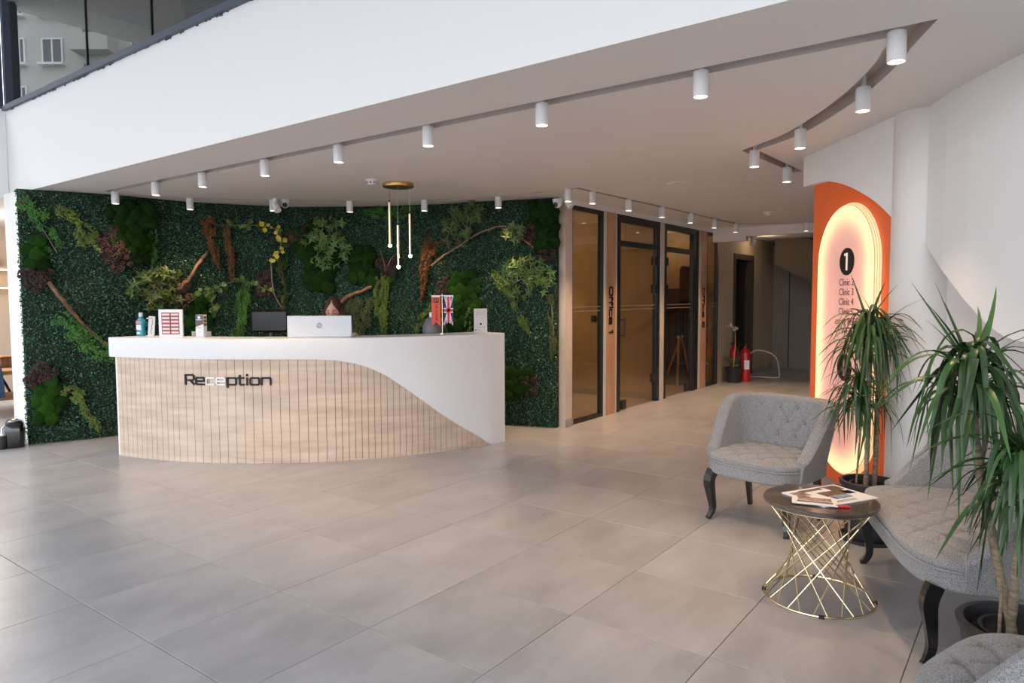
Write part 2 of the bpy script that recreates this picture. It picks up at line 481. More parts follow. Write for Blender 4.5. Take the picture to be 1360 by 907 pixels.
# painted metal sill with a slightly ragged silicone line
sm = MB(); ps_ = [B(2.88, 8.93), B(2.735, -6), B(2.95, -6), B(3.05, 8.93)]; sm.prism([(p.x, p.y) for p in ps_], ZS, ZS + .05)
for k in range(60):
    v = random.uniform(3.5, 8.8)
    fo = 2.915 - .00971 * (8.93 - v); ubox(sm, fo - .006, fo + .01, v, v + random.uniform(.01, .05), ZS - random.uniform(.004, .014), ZS + .01)
struct(sm.build('trim_1', M['navy']))
# gallery window: frame and panes
win = struct(thing('window_1', None, None))
gz = MB(); ubox(gz, 2.90, 2.97, 8.86, 8.92, ZS + .05, 4.9)
gz.build('window_frame', M['navy'], win)
vs = [8.88, 7.05, 5.86, 4.3, 2.6, .9, -.8, -2.5, -4.2, -6]
for a, b in zip(vs[:-1], vs[1:]):
    g = MB(); ubox(g, 2.965, 2.972, b + .004, a - .004, ZS + .04, 4.9); g.build('pane', M['glass_grey'], win)
for a in vs[1:-1]:
    g = MB(); ubox(g, 2.955, 2.98, a - .005, a + .005, ZS + .04, 4.9); g.build('pane_joint', M['black'], win)
# gallery room behind the glass
gr = MB()
ubox(gr, 3.02, 9, -6, 9.2, HC + .32, HC + .42)
struct(gr.build('floor_gallery', M['panelwall']))
gr = MB(); ubox(gr, 3.0, 9, -6, 9.2, 4.85, 4.95); struct(gr.build('ceiling_gallery', M['panelwall']))
gr = MB(); ubox(gr, 6.4, 6.5, -6, 9.2, HC + .4, 4.9); struct(gr.build('wall_gallery_back', mat('gallery_wall', (0.30, 0.33, 0.30), .8)))
gr = MB(); ubox(gr, 3.02, 9, 9.0, 9.1, HC + .4, 4.9); struct(gr.build('wall_gallery_left', M['panelwall']))
ld = bpy.data.lights.new('gallery_fill', 'POINT'); ld.energy = 45; ld.color = (.95, 1, .95); ld.shadow_soft_size = .3  # added fill so the tower unit and blind show, not a real fixture
lo = bpy.data.objects.new('gallery_fill', ld); C.objects.link(lo); lo.location = B(4.6, 6.8, 4.3)
# blind of fine horizontal slats behind the glass, right part
bl = thing('slatted_blind', 'fine horizontal slatted blind behind the upper gallery glass', 'blind', B(3.10, 3.3, ZS))
bt = MB()
for k in range(46):
    z = ZS + .06 + k * .028
    ubox(bt, 3.10, 3.103, .4, 5.45, z, z + .014)
o = bt.build('slat', mat('blind_slat', (0.30, 0.34, 0.33), .5)); o.parent = bl; o['kind'] = 'stuff'
o.location = -bl.location
# grey tower unit standing in the gallery
tw = thing('tower_heater', 'grey rounded tower unit standing behind the gallery glass', 'heater', B(3.35, 5.72, HC + .42))
b_ = MB().bevbox((0, 0, .62), (.30, .34, 1.22), .06, YAW); b_.build('casing', M['greyplastic'], tw)
pn = MB().box(EU * -.155 + Vector((0, 0, .85)) + EV * -.06, (.02, .16, .55), YAW); pn.build('front_panel', M['black'], tw)
kn = MB().sphere(EU * -.17 + Vector((0, 0, .98)) + EV * -.06, .02); kn.build('knob', M['steel'], tw)

# ================================================================== ATRIUM (double height, glazed on the left and behind the camera)
am = MB(); ubox(am, -5.3, 3.0, -6, 9.1, 4.66, 4.86); struct(am.build('ceiling_atrium', M['white']))
# left wall: solid band next to the gallery, doorway to the shop below, shopfront beyond
am = MB(); ubox(am, 2.25, 2.91, 8.93, 9.08, 2.60, ZS + .02); ubox(am, -5.3, 2.25, 8.93, 9.08, -0.0, .12)
ubox(am, 2.0, 2.25, 8.93, 9.08, 0, ZS + .02)
struct(am.build('wall_left', M['white']))
am = MB(); ubox(am, 2.865, 2.90, 8.93, 9.02, ZS + .02, 4.66)
for u in (1.0, -.8, -2.6, -4.4): ubox(am, u, u + .08, 8.95, 9.03, .12, 4.66)
ubox(am, -5.3, 2.0, 8.95, 9.03, 2.6, 2.68)
struct(am.build('window_2', M['navy']))
am = MB()
for v in (7, 5, 3, 1, -1, -3): ubox(am, -5.08, -5.0, v, v + .08, 0, 4.66)
struct(am.build('window_3', M['navy']))
# jamb beside the plant wall
jm = MB(); ubox(jm, 2.86, 3.02, 8.44, 8.93, 0, HC); struct(jm.build('wall_jamb', M['white']))

# ================================================================== side shop seen through the doorway at far left
sh = MB(); ubox(sh, 1.5, 9, 13.0, 13.1, 0, HC); struct(sh.build('wall_shop_back', M['cream']))
sh = MB(); ubox(sh, 6.5, 6.6, 8.9, 13, 0, HC); struct(sh.build('wall_shop_right', M['cream']))
for z, nm in ((1.98, 'upper'), (1.70, 'lower')):
    t = thing('wall_shelf', 'pale %s shelf with a glowing strip below it in the side shop' % nm, 'shelf', B(3.9, 12.85, z))
    MB().box((0, 0, 0), (2.0, .28, .035), YAW).build('board', M['cream'], t)
    MB().box(EV * -.10 + Vector((0, 0, -.028)), (2.0, .02, .02), YAW).build('led_strip', M['led'], t)
for k in range(5):
    p = B(3.15 + .2 * k, 12.84, 1.9975)
    c = thing('cosmetic_bottle', 'white bottle on the upper shelf of the side shop', 'bottle', p, 0, 'white bottles on the shop shelf')
    MB().lathe((0, 0, 0), [(0, 0), (.042, .0), (.045, .02), (.045, .13), (.02, .16), (0, .16)], 12).build('bottle_body', M['paper'], c, True)
    MB().lathe((0, 0, .16), [(.018, 0), (.018, .05), (0, .05)], 10).build('cap', M['silver'], c, True)
pl = bpy.data.lights.new('shop_lamp', 'POINT'); pl.energy = 60; pl.color = (1, .86, .68); pl.shadow_soft_size = .25
lo = bpy.data.objects.new('shop_lamp', pl); C.objects.link(lo); lo.location = B(3.0, 11.2, 2.3)
# table with slanted black legs, denim jacket hung on its end
t = thing('shop_table', 'wooden table with slanted black legs in the side shop', 'table', B(3.22, 11.1, 0), YAW)
MB().box((0, 0, .55), (1.0, .9, .05)).build('tabletop', M['tan'], t)
MB().box((0, 0, .20), (.9, .7, .03)).build('shelf', M['tan'], t)
for sx in (-1, 1):
    for sy in (-1, 1):
        MB().tube([(sx * .28, sy * .38, .53), (sx * .52, sy * .42, 0.0)], .022, 4, sq=True).build('leg', M['black'], t)
t = thing('denim_jacket', 'blue denim garment draped over the shop table', 'jacket', B(3.0, 10.62, .575), YAW)
dm = MB()
rings = []
for k in range(9):
    f_ = k / 8
    rings.append([(-.26 + .52 * f_, -.17 - .02 * math.sin(f_ * 9), -.32), (-.26 + .52 * f_, -.15 + .03 * math.sin(f_ * 8), 0), (-.2 + .4 * f_, -.06, .32 + .05 * math.sin(3 * f_)), (-.2 + .4 * f_, .05, .32), (-.26 + .52 * f_, .12, .0)])
dm.loft(rings, True, True); dm.build('cloth', M['denim'], t, True)
t = thing('wicker_basket', 'small brown box on the shop table', 'box', B(3.55, 11.25, .575), YAW)
MB().bevbox((0, 0, .07), (.22, .18, .14), .01).build('box_body', M['drift'], t)
MB().bevbox((0, 0, .15), (.23, .19, .02), .005).build('lid', M['tan'], t)

# ================================================================== RIGHT SIDE WALLS
# sign wall (orange) with white lintel, running into the round column
A0 = Vector((2.43, 5.72, 0)); A1 = Vector((2.447, 4.60, 0))
AD = (A1 - A0).normalized(); AN = Vector((AD.y, -AD.x, 0))      # AN points into the room (-X)
if AN.x > 0: AN = -AN
def SW(y, z, out=0.0):
    """point on the sign wall: y = world Y, z = height, out = towards the room"""
    t = (A0.y - y)
    return A0 + AD * t + AN * out + Vector((0, 0, z))
sw = MB()
a, b = SW(5.72, 0), SW(4.45, 0)
sw.prism([(a.x, a.y), (b.x, b.y), (b.x + .35, b.y), (a.x + .35, a.y)], .10, HC)
struct(sw.build('wall_sign', M['orange']))
bm_ = MB(); bm_.prism([(a.x - .008, a.y + .004), (b.x - .008, b.y), (b.x + .3, b.y), (a.x + .3, a.y + .004)], 0, .10)
struct(bm_.build('baseboard_right', M['basetile']))
lin = [(5.80, 2.385), (5.45, 2.372), (5.25, 2.335), (5.05, 2.275), (4.85, 2.195), (4.70, 2.125), (4.57, 2.05), (4.42, 1.95)]
lin = [(p.y, p.z) for p in catmull([(0, q[0], q[1]) for q in lin], 5)]
ring1 = [SW(y, z, .055) for y, z in lin] + [SW(4.42, HC, .055), SW(5.80, HC, .055)]
ring2 = [SW(y, z, -.10) for y, z in lin] + [SW(4.42, HC, -.10), SW(5.80, HC, -.10)]
lm = MB(); n = len(ring1)
lm.v = [tuple(p) for p in ring1 + ring2]
for i in range(n):
    j = (i + 1) % n; lm.f.append((i, j, n + j, n + i))
tt = tessellate_polygon([[Vector((p.y, p.z, 0)) for p in ring1]])
for q in tt: lm.f.append(tuple(q)); lm.f.append(tuple(i + n for i in q))
struct(lm.build('wall_lintel', M['white']))
# column
co = MB().lathe((2.562, 4.42, 0), [(.18, 0), (.18, HC)], 48)
struct(co.build('wall_column', M['warmwhite'], None, True))
# recessed lower wall right of the column, projecting panel above with a diagonal lower edge
base = [(2.62, 4.30), (2.60, 3.9), (2.56, 3.4), (2.55, 2.8), (2.58, 2.0), (2.60, 1.0), (2.6, -1.5), (2.6, -6)]
rw = MB(); rw.prism(base + [(3.0, -6), (3.0, 4.30)], 0, HC); struct(rw.build('wall_right', M['warmwhite']))
edge = [(4.30, 2.62), (4.30, 1.86), (4.20, 1.77), (3.95, 1.61), (3.70, 1.45), (3.48, 1.33), (3.30, 1.285), (3.0, 1.27), (2.0, 1.27), (-6, 1.27)]
def PX(y):
    K = [(-6, 2.42), (1, 2.42), (2.4, 2.385), (2.8, 2.376), (3.2, 2.374), (3.5, 2.382), (3.75, 2.398), (4.0, 2.43), (4.30, 2.49)]
    for (y0, x0), (y1, x1) in zip(K[:-1], K[1:]):
        if y0 <= y <= y1: return x0 + (x1 - x0) * (y - y0) / (y1 - y0)
    return 2.5
samp = []
E2 = [(p.x, p.y) for p in catmull([(q[0], q[1], 0) for q in edge[1:8]], 6)]
for y, z in E2: samp.append((y, z))
samp += [(2.0, 1.27), (0, 1.27), (-6, 1.27)]
pm = MB()
ro = [[(PX(y), y, z), (PX(y), y, 4.7 if y < 3.1 else HC + .0), (PX(y) + .115, y, 4.7 if y < 3.1 else HC + .0), (PX(y) + .115, y, z)] for y, z in samp]
pm.loft(ro, True, True)
struct(pm.build('wall_panel_right', M['white']))
# led strip glowing behind the lower edge of that panel
ls = MB()
pts = [Vector((PX(y) + .10, y, z + .05)) for y, z in samp[3:]]
ls.tube([Vector((PX(4.27) + .09, 4.27, 2.4)), Vector((PX(4.27) + .09, 4.27, 1.95))] + pts, .008, 6)
led = ls.build('led_strip', mat('cove_led', (1, 1, 1), .5, emit=(1, .66, .30), emit_s=2.5))
tag(led, 'warm light strip hidden behind the slanting edge of the right wall panel', 'light strip')

# ================================================================== OFFICE FRONT
OA = R(54); OD = Vector((math.cos(OA), math.sin(OA), 0)); ON = Vector((OD.y, -OD.x, 0))  # ON to the corridor
O0 = Vector((.66, 8.2, 0))
def OW(t, out=0.0, z=0.0): return O0 + OD * t + ON * out + Vector((0, 0, z))
def obox(mb, t0, t1, o0, o1, z0, z1):
    ps = [OW(t0, o0), OW(t1, o0), OW(t1, o1), OW(t0, o1)]
    return mb.prism([(p.x, p.y) for p in ps], z0, z1)
def frame_rect(mb, t0, t1, z0, z1, w, o0=-.03, o1=.03):
    obox(mb, t0, t0 + w, o0, o1, z0, z1); obox(mb, t1 - w, t1, o0, o1, z0, z1)
    if z0 >= 0: obox(mb, t0 + w, t1 - w, o0, o1, z0, z0 + w)
    obox(mb, t0 + w, t1 - w, o0, o1, z1 - w, z1)
FT = 2.56
m_ = MB(); obox(m_, -.14, 4.85, -.05, .05, FT, HC); struct(m_.build('wall_office_head', M['ceil']))
m_ = MB(); obox(m_, -.15, 0, -.05, .05, .0, FT); struct(m_.build('trim_2', M['cream']))
m_ = MB(); obox(m_, -.155, 0, .05, .062, 0, .09); struct(m_.build('baseboard_corner', M['basetile']))
m_ = MB(); obox(m_, .78, .82, -.05, .05, 0, FT); obox(m_, 1.08, 1.13, -.05, .035, 0, FT); struct(m_.build('trim_3', M['cream']))
m_ = MB(); obox(m_, 2.45, 2.58, -.05, .045, 0, FT); struct(m_.build('trim_4', M['cream']))
m_ = MB(); obox(m_, 3.95, 4.02, -.05, .035, 0, FT); obox(m_, 4.25, 4.28, -.05, .035, 0, FT); struct(m_.build('trim_5', M['cream']))
def stripes(t0, t1, par):
    for z in (1.325, 1.375):
        q = MB(); obox(q, t0, t1, .0055, .0075, z, z + .014); q.build('frosted_stripe', M['frost'], par)
# fixed pane 1
wn = struct(thing('window_4', None, None)); q = MB(); frame_rect(q, 0, .78, 0, FT, .045); q.build('window_frame', M['black'], wn)
q = MB(); obox(q, .045, .735, -.005, .005, .045, FT - .045); q.build('pane', M['glass_brown'], wn); stripes(.045, .735, wn)
# oak panel with lettering
def oak(name_no, t0, t1):
    q = MB(); obox(q, t0, t1, -.05, .042, 0, FT); return struct(q.build('trim_%d' % name_no, M['wpanel']))
oak(6, .82, 1.08); oak(7, 4.02, 4.25)
# door sets
def door_set(no, t0, t1, hinge_right, side):
    d = struct(thing('door_%d' % no, None, None))
    q = MB(); obox(q, t0, t0 + .10, -.03, .035, 0, FT); obox(q, t1 - .10, t1, -.03, .035, 0, FT)
    obox(q, t0 + .10, t1 - .10, -.03, .035, FT - .09, FT); obox(q, t0 + .10, t1 - .10, -.03, .035, 2.16, 2.23)
    q.build('door_frame', M['black'], d)
    q = MB(); obox(q, t0 + .10, t1 - .10, -.005, .005, 2.23, FT - .09); q.build('transom_pane', M['glass_brown'], d)
    q = MB(); obox(q, t0 + .115, t1 - .115, -.005, .005, .012, 2.155); q.build('pane', M['glass_brown'], d)
    stripes(t0 + .12, t1 - .12, d)
    hs = t1 - .13 if hinge_right else t0 + .13
    for z in (1.95, 1.55, .28):
        q = MB(); obox(q, hs - .035, hs + .035, -.03, .035, z, z + .12); q.build('hinge', M['black'], d)
    hx = t0 + .19 if hinge_right else t1 - .19
    q = MB()
    for o_ in (.05, -.05):
        q.tube([OW(hx, o_, .97), OW(hx, o_, 1.22)], .010, 8)
    for z in (.99, 1.20): q.tube([OW(hx, -.05, z), OW(hx, .05, z)], .008, 8)
    q.build('door_handle', M['black'], d)
    cx = t0 + .25 if hinge_right else t1 - .25
    q = MB(); obox(q, cx - .06, cx + .06, -.02, .02, .012, .13); q.build('patch_lock', M['black'], d)
    return d
door_set(1, 1.13, 2.45, True, 1)
door_set(2, 2.58, 3.80, False, 1)
# narrow side pane and last pane
wn = struct(thing('window_5', None, None)); q = MB(); frame_rect(q, 3.80, 3.95, 0, FT, .022); q.build('window_frame', M['black'], wn)
q = MB(); obox(q, 3.822, 3.928, -.005, .005, .022, FT - .022); q.build('pane', M['glass_brown'], wn)
wn = struct(thing('window_6', None, None)); q = MB(); frame_rect(q, 4.28, 4.85, 0, FT, .05); q.build('window_frame', M['black'], wn)
q = MB(); obox(q, 4.33, 4.80, -.005, .005, .05, FT - .05); q.build('pane', M['glass_brown'], wn); stripes(4.33, 4.80, wn)
# office partitions and back wall
m_ = MB(); obox(m_, 2.47, 2.57, -3.6, -.05, 0, HC); struct(m_.build('wall_partition', M['beige']))
m_ = MB(); obox(m_, 2.455, 2.47, -3.6, -.05, 0, .09); struct(m_.build('baseboard_partition', M['basetile']))
m_ = MB(); obox(m_, 4.85, 4.97, -3.6, .0, 0, HC); struct(m_.build('wall_office_end', M['beige']))
m_ = MB(); obox(m_, -1.2, 4.97, -3.7, -3.6, 0, HC); struct(m_.build('wall_office_back', M['beige']))
m_ = MB(); obox(m_, 4.10, 4.85, -1.25, -1.2, 0, HC); struct(m_.build('wall_office_nook', M['beige']))
for t_, o_, e_ in ((1.1, -1.7, 16), (3.4, -.75, 5), (4.5, -.7, 3), (.2, -1.4, 8)):  # added fill lights, brighten the partition where the spotlights give little
    ld = bpy.data.lights.new('office_fill', 'POINT'); ld.energy = e_; ld.color = (1, .80, .56); ld.shadow_soft_size = .2
    lo = bpy.data.objects.new('office_fill', ld); C.objects.link(lo); lo.location = OW(t_, o_, 2.3)
ld = bpy.data.lights.new('stair_lamp', 'POINT'); ld.energy = 3.5; ld.color = (1, .78, .5); ld.shadow_soft_size = .15
lo = bpy.data.objects.new('stair_lamp', ld); C.objects.link(lo); lo.location = OW(6.4, .35, 2.5)
# wall switch on the partition
sw_ = thing('light_switch', 'small black square switch on the beige wall inside the first office', 'switch', OW(2.465, -1.05, 1.17), OA)
MB().box((-.006, 0, 0), (.012, .085, .085)).build('plate', M['black'], sw_); MB().box((-.014, 0, 0), (.006, .05, .05)).build('rocker', M['darkgrey'], sw_)

# ================================================================== CORRIDOR END and stairwell
bm2 = MB(); ubox(bm2, 11.48, 11.62, 3.85, 4.40, 2.40, HC); ubox(bm2, 11.48, 11.62, -2.0, 3.85, 2.475, HC)
struct(bm2.build('wall_beam', M['warmwhite']))
# wall continuing behind the offices, with the dark doorway
def obox2(mb, t0, t1, z0, z1): return obox(mb, t0, t1, -.12, 0.0, z0, z1)
m_ = MB(); obox2(m_, 4.97, 5.78, 0, HC); obox2(m_, 5.78, 6.75, 2.22, HC); obox2(m_, 6.75, 8.6, 0, HC)
struct(m_.build('wall_corridor', M['beige']))
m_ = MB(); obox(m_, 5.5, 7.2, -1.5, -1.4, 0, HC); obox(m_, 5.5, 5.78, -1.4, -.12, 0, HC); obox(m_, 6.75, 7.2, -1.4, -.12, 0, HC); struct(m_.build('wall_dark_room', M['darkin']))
dr = struct(thing('door_3', None, None))
q = MB(); obox(q, 5.70, 5.80, -.13, .025, 0, 2.28); obox(q, 6.72, 6.82, -.13, .025, 0, 2.28); obox(q, 5.80, 6.72, -.13, .025, 2.18, 2.28)
q.build('door_frame', mat('dark_brown_frame', (.06, .04, .028), .4), dr)
dl = MB(); p0 = OW(6.72, -.10); dl.box(p0 + (ON * -.42) + OD * -.04 + Vector((0, 0, 1.09)), (.04, .85, 2.16), OA); dl.build('door_leaf', mat('dark_brown_leaf', (.03, .02, .016), .35), dr)
m_ = MB(); obox(m_, 6.82, 8.6, 0, .012, 0, .08); struct(m_.build('baseboard_corridor', M['basetile']))
e0 = OW(8.2); u_end = e0.dot(EU)
# stair wall of vertical panels (each one a piece)
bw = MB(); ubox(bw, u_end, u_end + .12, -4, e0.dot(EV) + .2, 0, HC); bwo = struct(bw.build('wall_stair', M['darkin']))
vv = e0.dot(EV) - .005
widths = [.345, .55, .42, .30, .17, .17, .17, .17, .40, .40, .40, .40, .40]
for w_ in widths:
    q = MB(); ubox(q, u_end - .018, u_end - .002, vv - w_ + .022, vv, 0.0, 2.55); q.build('wall_plank', M['panelwall'], bwo); vv -= w_
# sloping stair underside
v0 = e0.dot(EV) - .3
st = MB()
pr_ = [(v0, 2.62), (v0, 2.13), (v0 - 1.4, 1.38), (v0 - 3.2, .4), (v0 - 3.2, 1.0), (v0 - .6, 2.62)]
ra = [B(u_end - .95, a, b) for a, b in pr_]; rb = [B(u_end - .018, a, b) for a, b in pr_]
n = len(pr_); st.v = [tuple(p) for p in ra + rb]
for i in range(n): st.f.append((i, (i + 1) % n, n + (i + 1) % n, n + i))
for q in tessellate_polygon([[Vector((a, b, 0)) for a, b in pr_]]): st.f.append(tuple(q)); st.f.append(tuple(i + n for i in q))
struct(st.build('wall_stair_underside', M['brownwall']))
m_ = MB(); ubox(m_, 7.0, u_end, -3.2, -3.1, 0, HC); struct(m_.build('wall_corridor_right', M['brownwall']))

# ================================================================== PLANT WALL
WP = catmull([(-5.05, 7.28, 0), (-4.36, 7.72, 0), (-3.8, 8.3, 0), (-3.2, 8.62, 0), (-2.6, 8.8, 0), (-1.9, 8.82, 0), (-1.1, 8.68, 0), (-.5, 8.48, 0), (0, 8.28, 0), (.54, 8.1, 0)], 12)
WL = [0.0]
for a, b in zip(WP[:-1], WP[1:]): WL.append(WL[-1] + (b - a).length)
WLa = np.array(WL); WPx = np.array([p.x for p in WP]); WPy = np.array([p.y for p in WP])
WLEN = WL[-1]
def wf(s):
    x = float(np.interp(s, WLa, WPx)); y = float(np.interp(s, WLa, WPy))
    x1 = float(np.interp(s + .05, WLa, WPx)); y1 = float(np.interp(s + .05, WLa, WPy)); x0 = float(np.interp(s - .05, WLa, WPx)); y0 = float(np.interp(s - .05, WLa, WPy))
    t = Vector((x1 - x0, y1 - y0, 0)).normalized()
    return Vector((x, y, 0)), t, Vector((t.y, -t.x, 0))
def relief(s, z):
    r = .03 + .05 * (noise.noise(Vector((s * 1.6, z * 1.6, 3))) + .5)
    r -= .06 * math.exp(-((s - 2.78) / .07) ** 2)
    r -= .05 * math.exp(-((z - (2.0 - .35 * math.cos(s * 1.4))) / .10) ** 2) * (0.5 + noise.noise(Vector((s, z, 9))))
    return max(r, 0.0)
def wp(s, z, d=0.0):
    """point in front of the plant wall: s = run along it, z = height, d = distance in front of the backing"""
    p, t, n = wf(s)
    return p + n * (d + .03) + Vector((0, 0, z))
pw = thing('plant_wall', 'curved wall covered in small dark green artificial leaves behind the reception desk', 'plant wall')
bk = MB(); ns, nz = 120, 50
rr = []
for i in range(ns + 1):
    s = WLEN * i / ns
    rr.append([wp(s, HC * k / nz, relief(s, HC * k / nz) - .03) for k in range(nz + 1)] + [wf(s)[0] - wf(s)[2] * .15 + Vector((0, 0, HC)), wf(s)[0] - wf(s)[2] * .15])
bk.loft(rr, True, True)
bk.build('backing', M['matback'], pw, True)
rng = np.random.default_rng(5)
NL = 78000
gs = np.linspace(0, WLEN, 240)
tab = [wf(float(s)) for s in gs]
zs = np.linspace(0, HC, 60)
RT = np.array([[relief(float(s), float(z)) for z in zs] for s in gs])
ss = rng.uniform(-.03, WLEN, NL); zz = rng.uniform(0.0, HC - .01, NL)
si = np.clip((ss / WLEN * 239).astype(int), 0, 239); zi = np.clip((zz / HC * 59).astype(int), 0, 59)
P0 = np.stack([np.interp(ss, gs, [t[0].x for t in tab]), np.interp(ss, gs, [t[0].y for t in tab]), np.zeros(NL)], 1)
T0 = np.array([tuple(t[1]) for t in tab])[si]; N0 = np.array([tuple(t[2]) for t in tab])[si]
dd = RT[si, zi] + rng.uniform(-.012, .030, NL) + .012
dd = np.minimum(dd, .11)
P0 = P0 + N0 * dd[:, None] + np.stack([np.zeros(NL), np.zeros(NL), zz], 1)
dirv = T0 * rng.normal(0, 1, NL)[:, None] + np.array([0, 0, 1.0]) * rng.normal(0, 1, NL)[:, None] + N0 * rng.uniform(.1, 1.3, NL)[:, None]
dirv /= np.linalg.norm(dirv, axis=1)[:, None]
sid = np.cross(dirv, N0 + rng.normal(0, .5, (NL, 3))); sid /= np.linalg.norm(sid, axis=1)[:, None]
ln = rng.uniform(.013, .026, NL)[:, None]
nrm = np.cross(sid, dirv)
V = np.empty((NL, 4, 3))
V[:, 0] = P0; V[:, 1] = P0 + dirv * ln * .5 + sid * ln * .34 + nrm * ln * .1; V[:, 2] = P0 + dirv * ln; V[:, 3] = P0 + dirv * ln * .5 - sid * ln * .34 + nrm * ln * .1
me = bpy.data.meshes.new('boxwood_foliage')
me.vertices.add(NL * 4); me.vertices.foreach_set('co', V.ravel())
me.loops.add(NL * 4); me.loops.foreach_set('vertex_index', np.arange(NL * 4, dtype=np.int32))
me.polygons.add(NL); me.polygons.foreach_set('loop_start', np.arange(0, NL * 4, 4, dtype=np.int32)); me.polygons.foreach_set('loop_total', np.full(NL, 4, dtype=np.int32))
me.materials.append(M['mat_leaf']); me.update(); me.validate()
link('boxwood_foliage', me, pw)['kind'] = 'stuff'

def to_frame(s, z, d=.05):
    p, t, n = wf(s)
    return Matrix.Translation(wp(s, z, d)) @ Matrix(((t.x, 0, n.x, 0), (t.y, 0, n.y, 0), (0, 1, 0, 0), (0, 0, 0, 1)))   # local x = along, y = up, z = out
def wthing(name, label, cat, s, z, group=None, d=.05):
    o = thing(name, label, cat, (0, 0, 0), 0, group); o.matrix_world = to_frame(s, z, d); return o
def surf(s0, z0, s, z, d=0.0):
    """local coords (frame of s0,z0) of wall point s,z at d in front of the leaf surface"""
    return to_frame(s0, z0).inverted() @ wp(s, z, relief(s, z) + d)
def in_poly(x, y, P):
    c = False
    for i in range(len(P)):
        (x0, y0), (x1, y1) = P[i], P[i - 1]
        if (y0 > y) != (y1 > y) and x < (x1 - x0) * (y - y0) / (y1 - y0) + x0: c = not c
    return c
# --- moss: pillowy cushions
cush = []
for k in range(4):
    bm = bmesh.new(); bmesh.ops.create_icosphere(bm, subdivisions=2, radius=1)
    for v in bm.verts:
        f_ = 1 + .28 * noise.noise(v.co * 1.3 + Vector((k * 7, 0, 0)))
        v.co = Vector((v.co.x * f_ * .070, v.co.y * f_ * .088, v.co.z * f_ * .026))
    me = bpy.data.meshes.new('moss_cushion'); bm.to_mesh(me); bm.free()
    me.polygons.foreach_set('use_smooth', [True] * len(me.polygons)); me.materials.append(M['moss']); cush.append(me)
cush2 = []
for me in cush:
    m2 = me.copy(); m2.materials.clear(); m2.materials.append(M['moss2']); cush2.append(m2)
def moss(label, P, fresh=False, step=.098):
    cs = sum(p[0] for p in P) / len(P); cz = sum(p[1] for p in P) / len(P)
    t = wthing('moss_patch', label, 'moss', cs, cz, 'moss patches on the plant wall')
    inv = to_frame(cs, cz).inverted()
    s0 = min(p[0] for p in P); s1 = max(p[0] for p in P); z0 = min(p[1] for p in P); z1 = max(p[1] for p in P)
    z = z0; row = 0
    while z < z1:
        s = s0 + (row % 2) * step / 2
        while s < s1 + .02:
            a, b = s + random.uniform(-.015, .015), z + random.uniform(-.015, .015)
            if in_poly(a, b, P):
                mesh = random.choice(cush2 if (fresh and random.random() < .6) else cush)
                o = link('moss_cushion', mesh, t, inv @ wp(a, b, relief(a, b) + .035), (random.uniform(-.3, .3), random.uniform(-.3, .3), random.uniform(0, 6)))
                q = random.uniform(.8, 1.2); o.scale = (q, q, q)
            s += step
        z += step * .85; row += 1
moss('large dark moss patch hanging under the ceiling on the left half of the plant wall', [(.79, 2.57), (1.27, 2.58), (1.23, 2.3), (1.14, 1.88), (.94, 1.84), (.83, 2.05), (.83, 2.37)])
moss('dark moss patch at the left edge of the plant wall above the long branch', [(.07, 2.10), (.16, 2.12), (.28, 1.83), (.25, 1.78), (.09, 1.77), (.06, 1.87)], True)
moss('dark moss patch low at the left edge of the plant wall near the floor', [(.08, .60), (.27, .70), (.33, .36), (.24, .22), (.10, .20), (.06, .34)], True)
moss('tall moss patch behind the star shaped leaves above the receptionist', [(2.85, 2.28), (3.14, 2.42), (3.42, 1.98), (3.30, 1.55), (3.06, 1.62)])
moss('fresh green moss patch behind the two table flags', [(4.84, 1.72), (5.02, 1.85), (5.19, 1.80), (5.26, 1.45), (5.10, 1.08), (4.85, 1.1)], True)
moss('tall dark moss strip in the top right corner of the plant wall', [(5.87, 2.59), (6.18, 2.58), (6.18, 1.97), (6.02, 1.95), (5.90, 2.32)])
moss('dark moss patch low beside the right end of the desk', [(5.55, .61), (5.85, .70), (5.94, .49), (5.71, .28), (5.54, .38)])
moss('small moss patch behind the brochure holder', [(1.58, 1.49), (1.83, 1.56), (1.84, 1.16), (1.6, 1.16)], True)
moss('dark moss patch left of the forked branch tip', [(3.54, 2.12), (3.88, 2.10), (3.86, 1.66), (3.58, 1.70)], False)
# --- maroon curled pieces
curl = []
for k in range(3):
    cb = MB()
    for q in range(3):
        r = .038 - q * .011
        pts = [(r * math.cos(a) * (1 + .15 * math.sin(3 * a + k)), r * math.sin(a), .008 * math.sin(2 * a + k) + q * .010) for a in np.linspace(0, 2 * PI * .93, 13)]
        cb.tube(pts, .0065, 5)
    curl.append(cb.mesh('curl', M['bark'], True))
curl_o = []
for me in curl:
    m2 = me.copy(); m2.materials.clear(); m2.materials.append(M['drift']); curl_o.append(m2)
def curls(label, P, step=.062, orange=False):
    cs = sum(p[0] for p in P) / len(P); cz = sum(p[1] for p in P) / len(P)
    t = wthing('dried_lotus_cluster', label, 'dried decoration', cs, cz, 'maroon dried curls on the plant wall')
    inv = to_frame(cs, cz).inverted()
    s0 = min(p[0] for p in P); s1 = max(p[0] for p in P); z0 = min(p[1] for p in P); z1 = max(p[1] for p in P)
    bb = MB(); bb.sphere((0, 0, 0), ((s1 - s0) * .38, (z1 - z0) * .38, .035)); bb.build('base', M['bark'], t, True)
    z = z0
    while z < z1:
        s = s0
        while s < s1:
            a, b = s + random.uniform(-.015, .015), z + random.uniform(-.015, .015)
            if in_poly(a, b, P):
                o = link('curl', random.choice(curl_o if orange and random.random() < .5 else curl), t, inv @ wp(a, b, relief(a, b) + random.uniform(.035, .06)), (random.uniform(-.6, .6), random.uniform(-.6, .6), random.uniform(0, 6)))
                q = random.uniform(.75, 1.2); o.scale = (q, q, q)
            s += step
        z += step
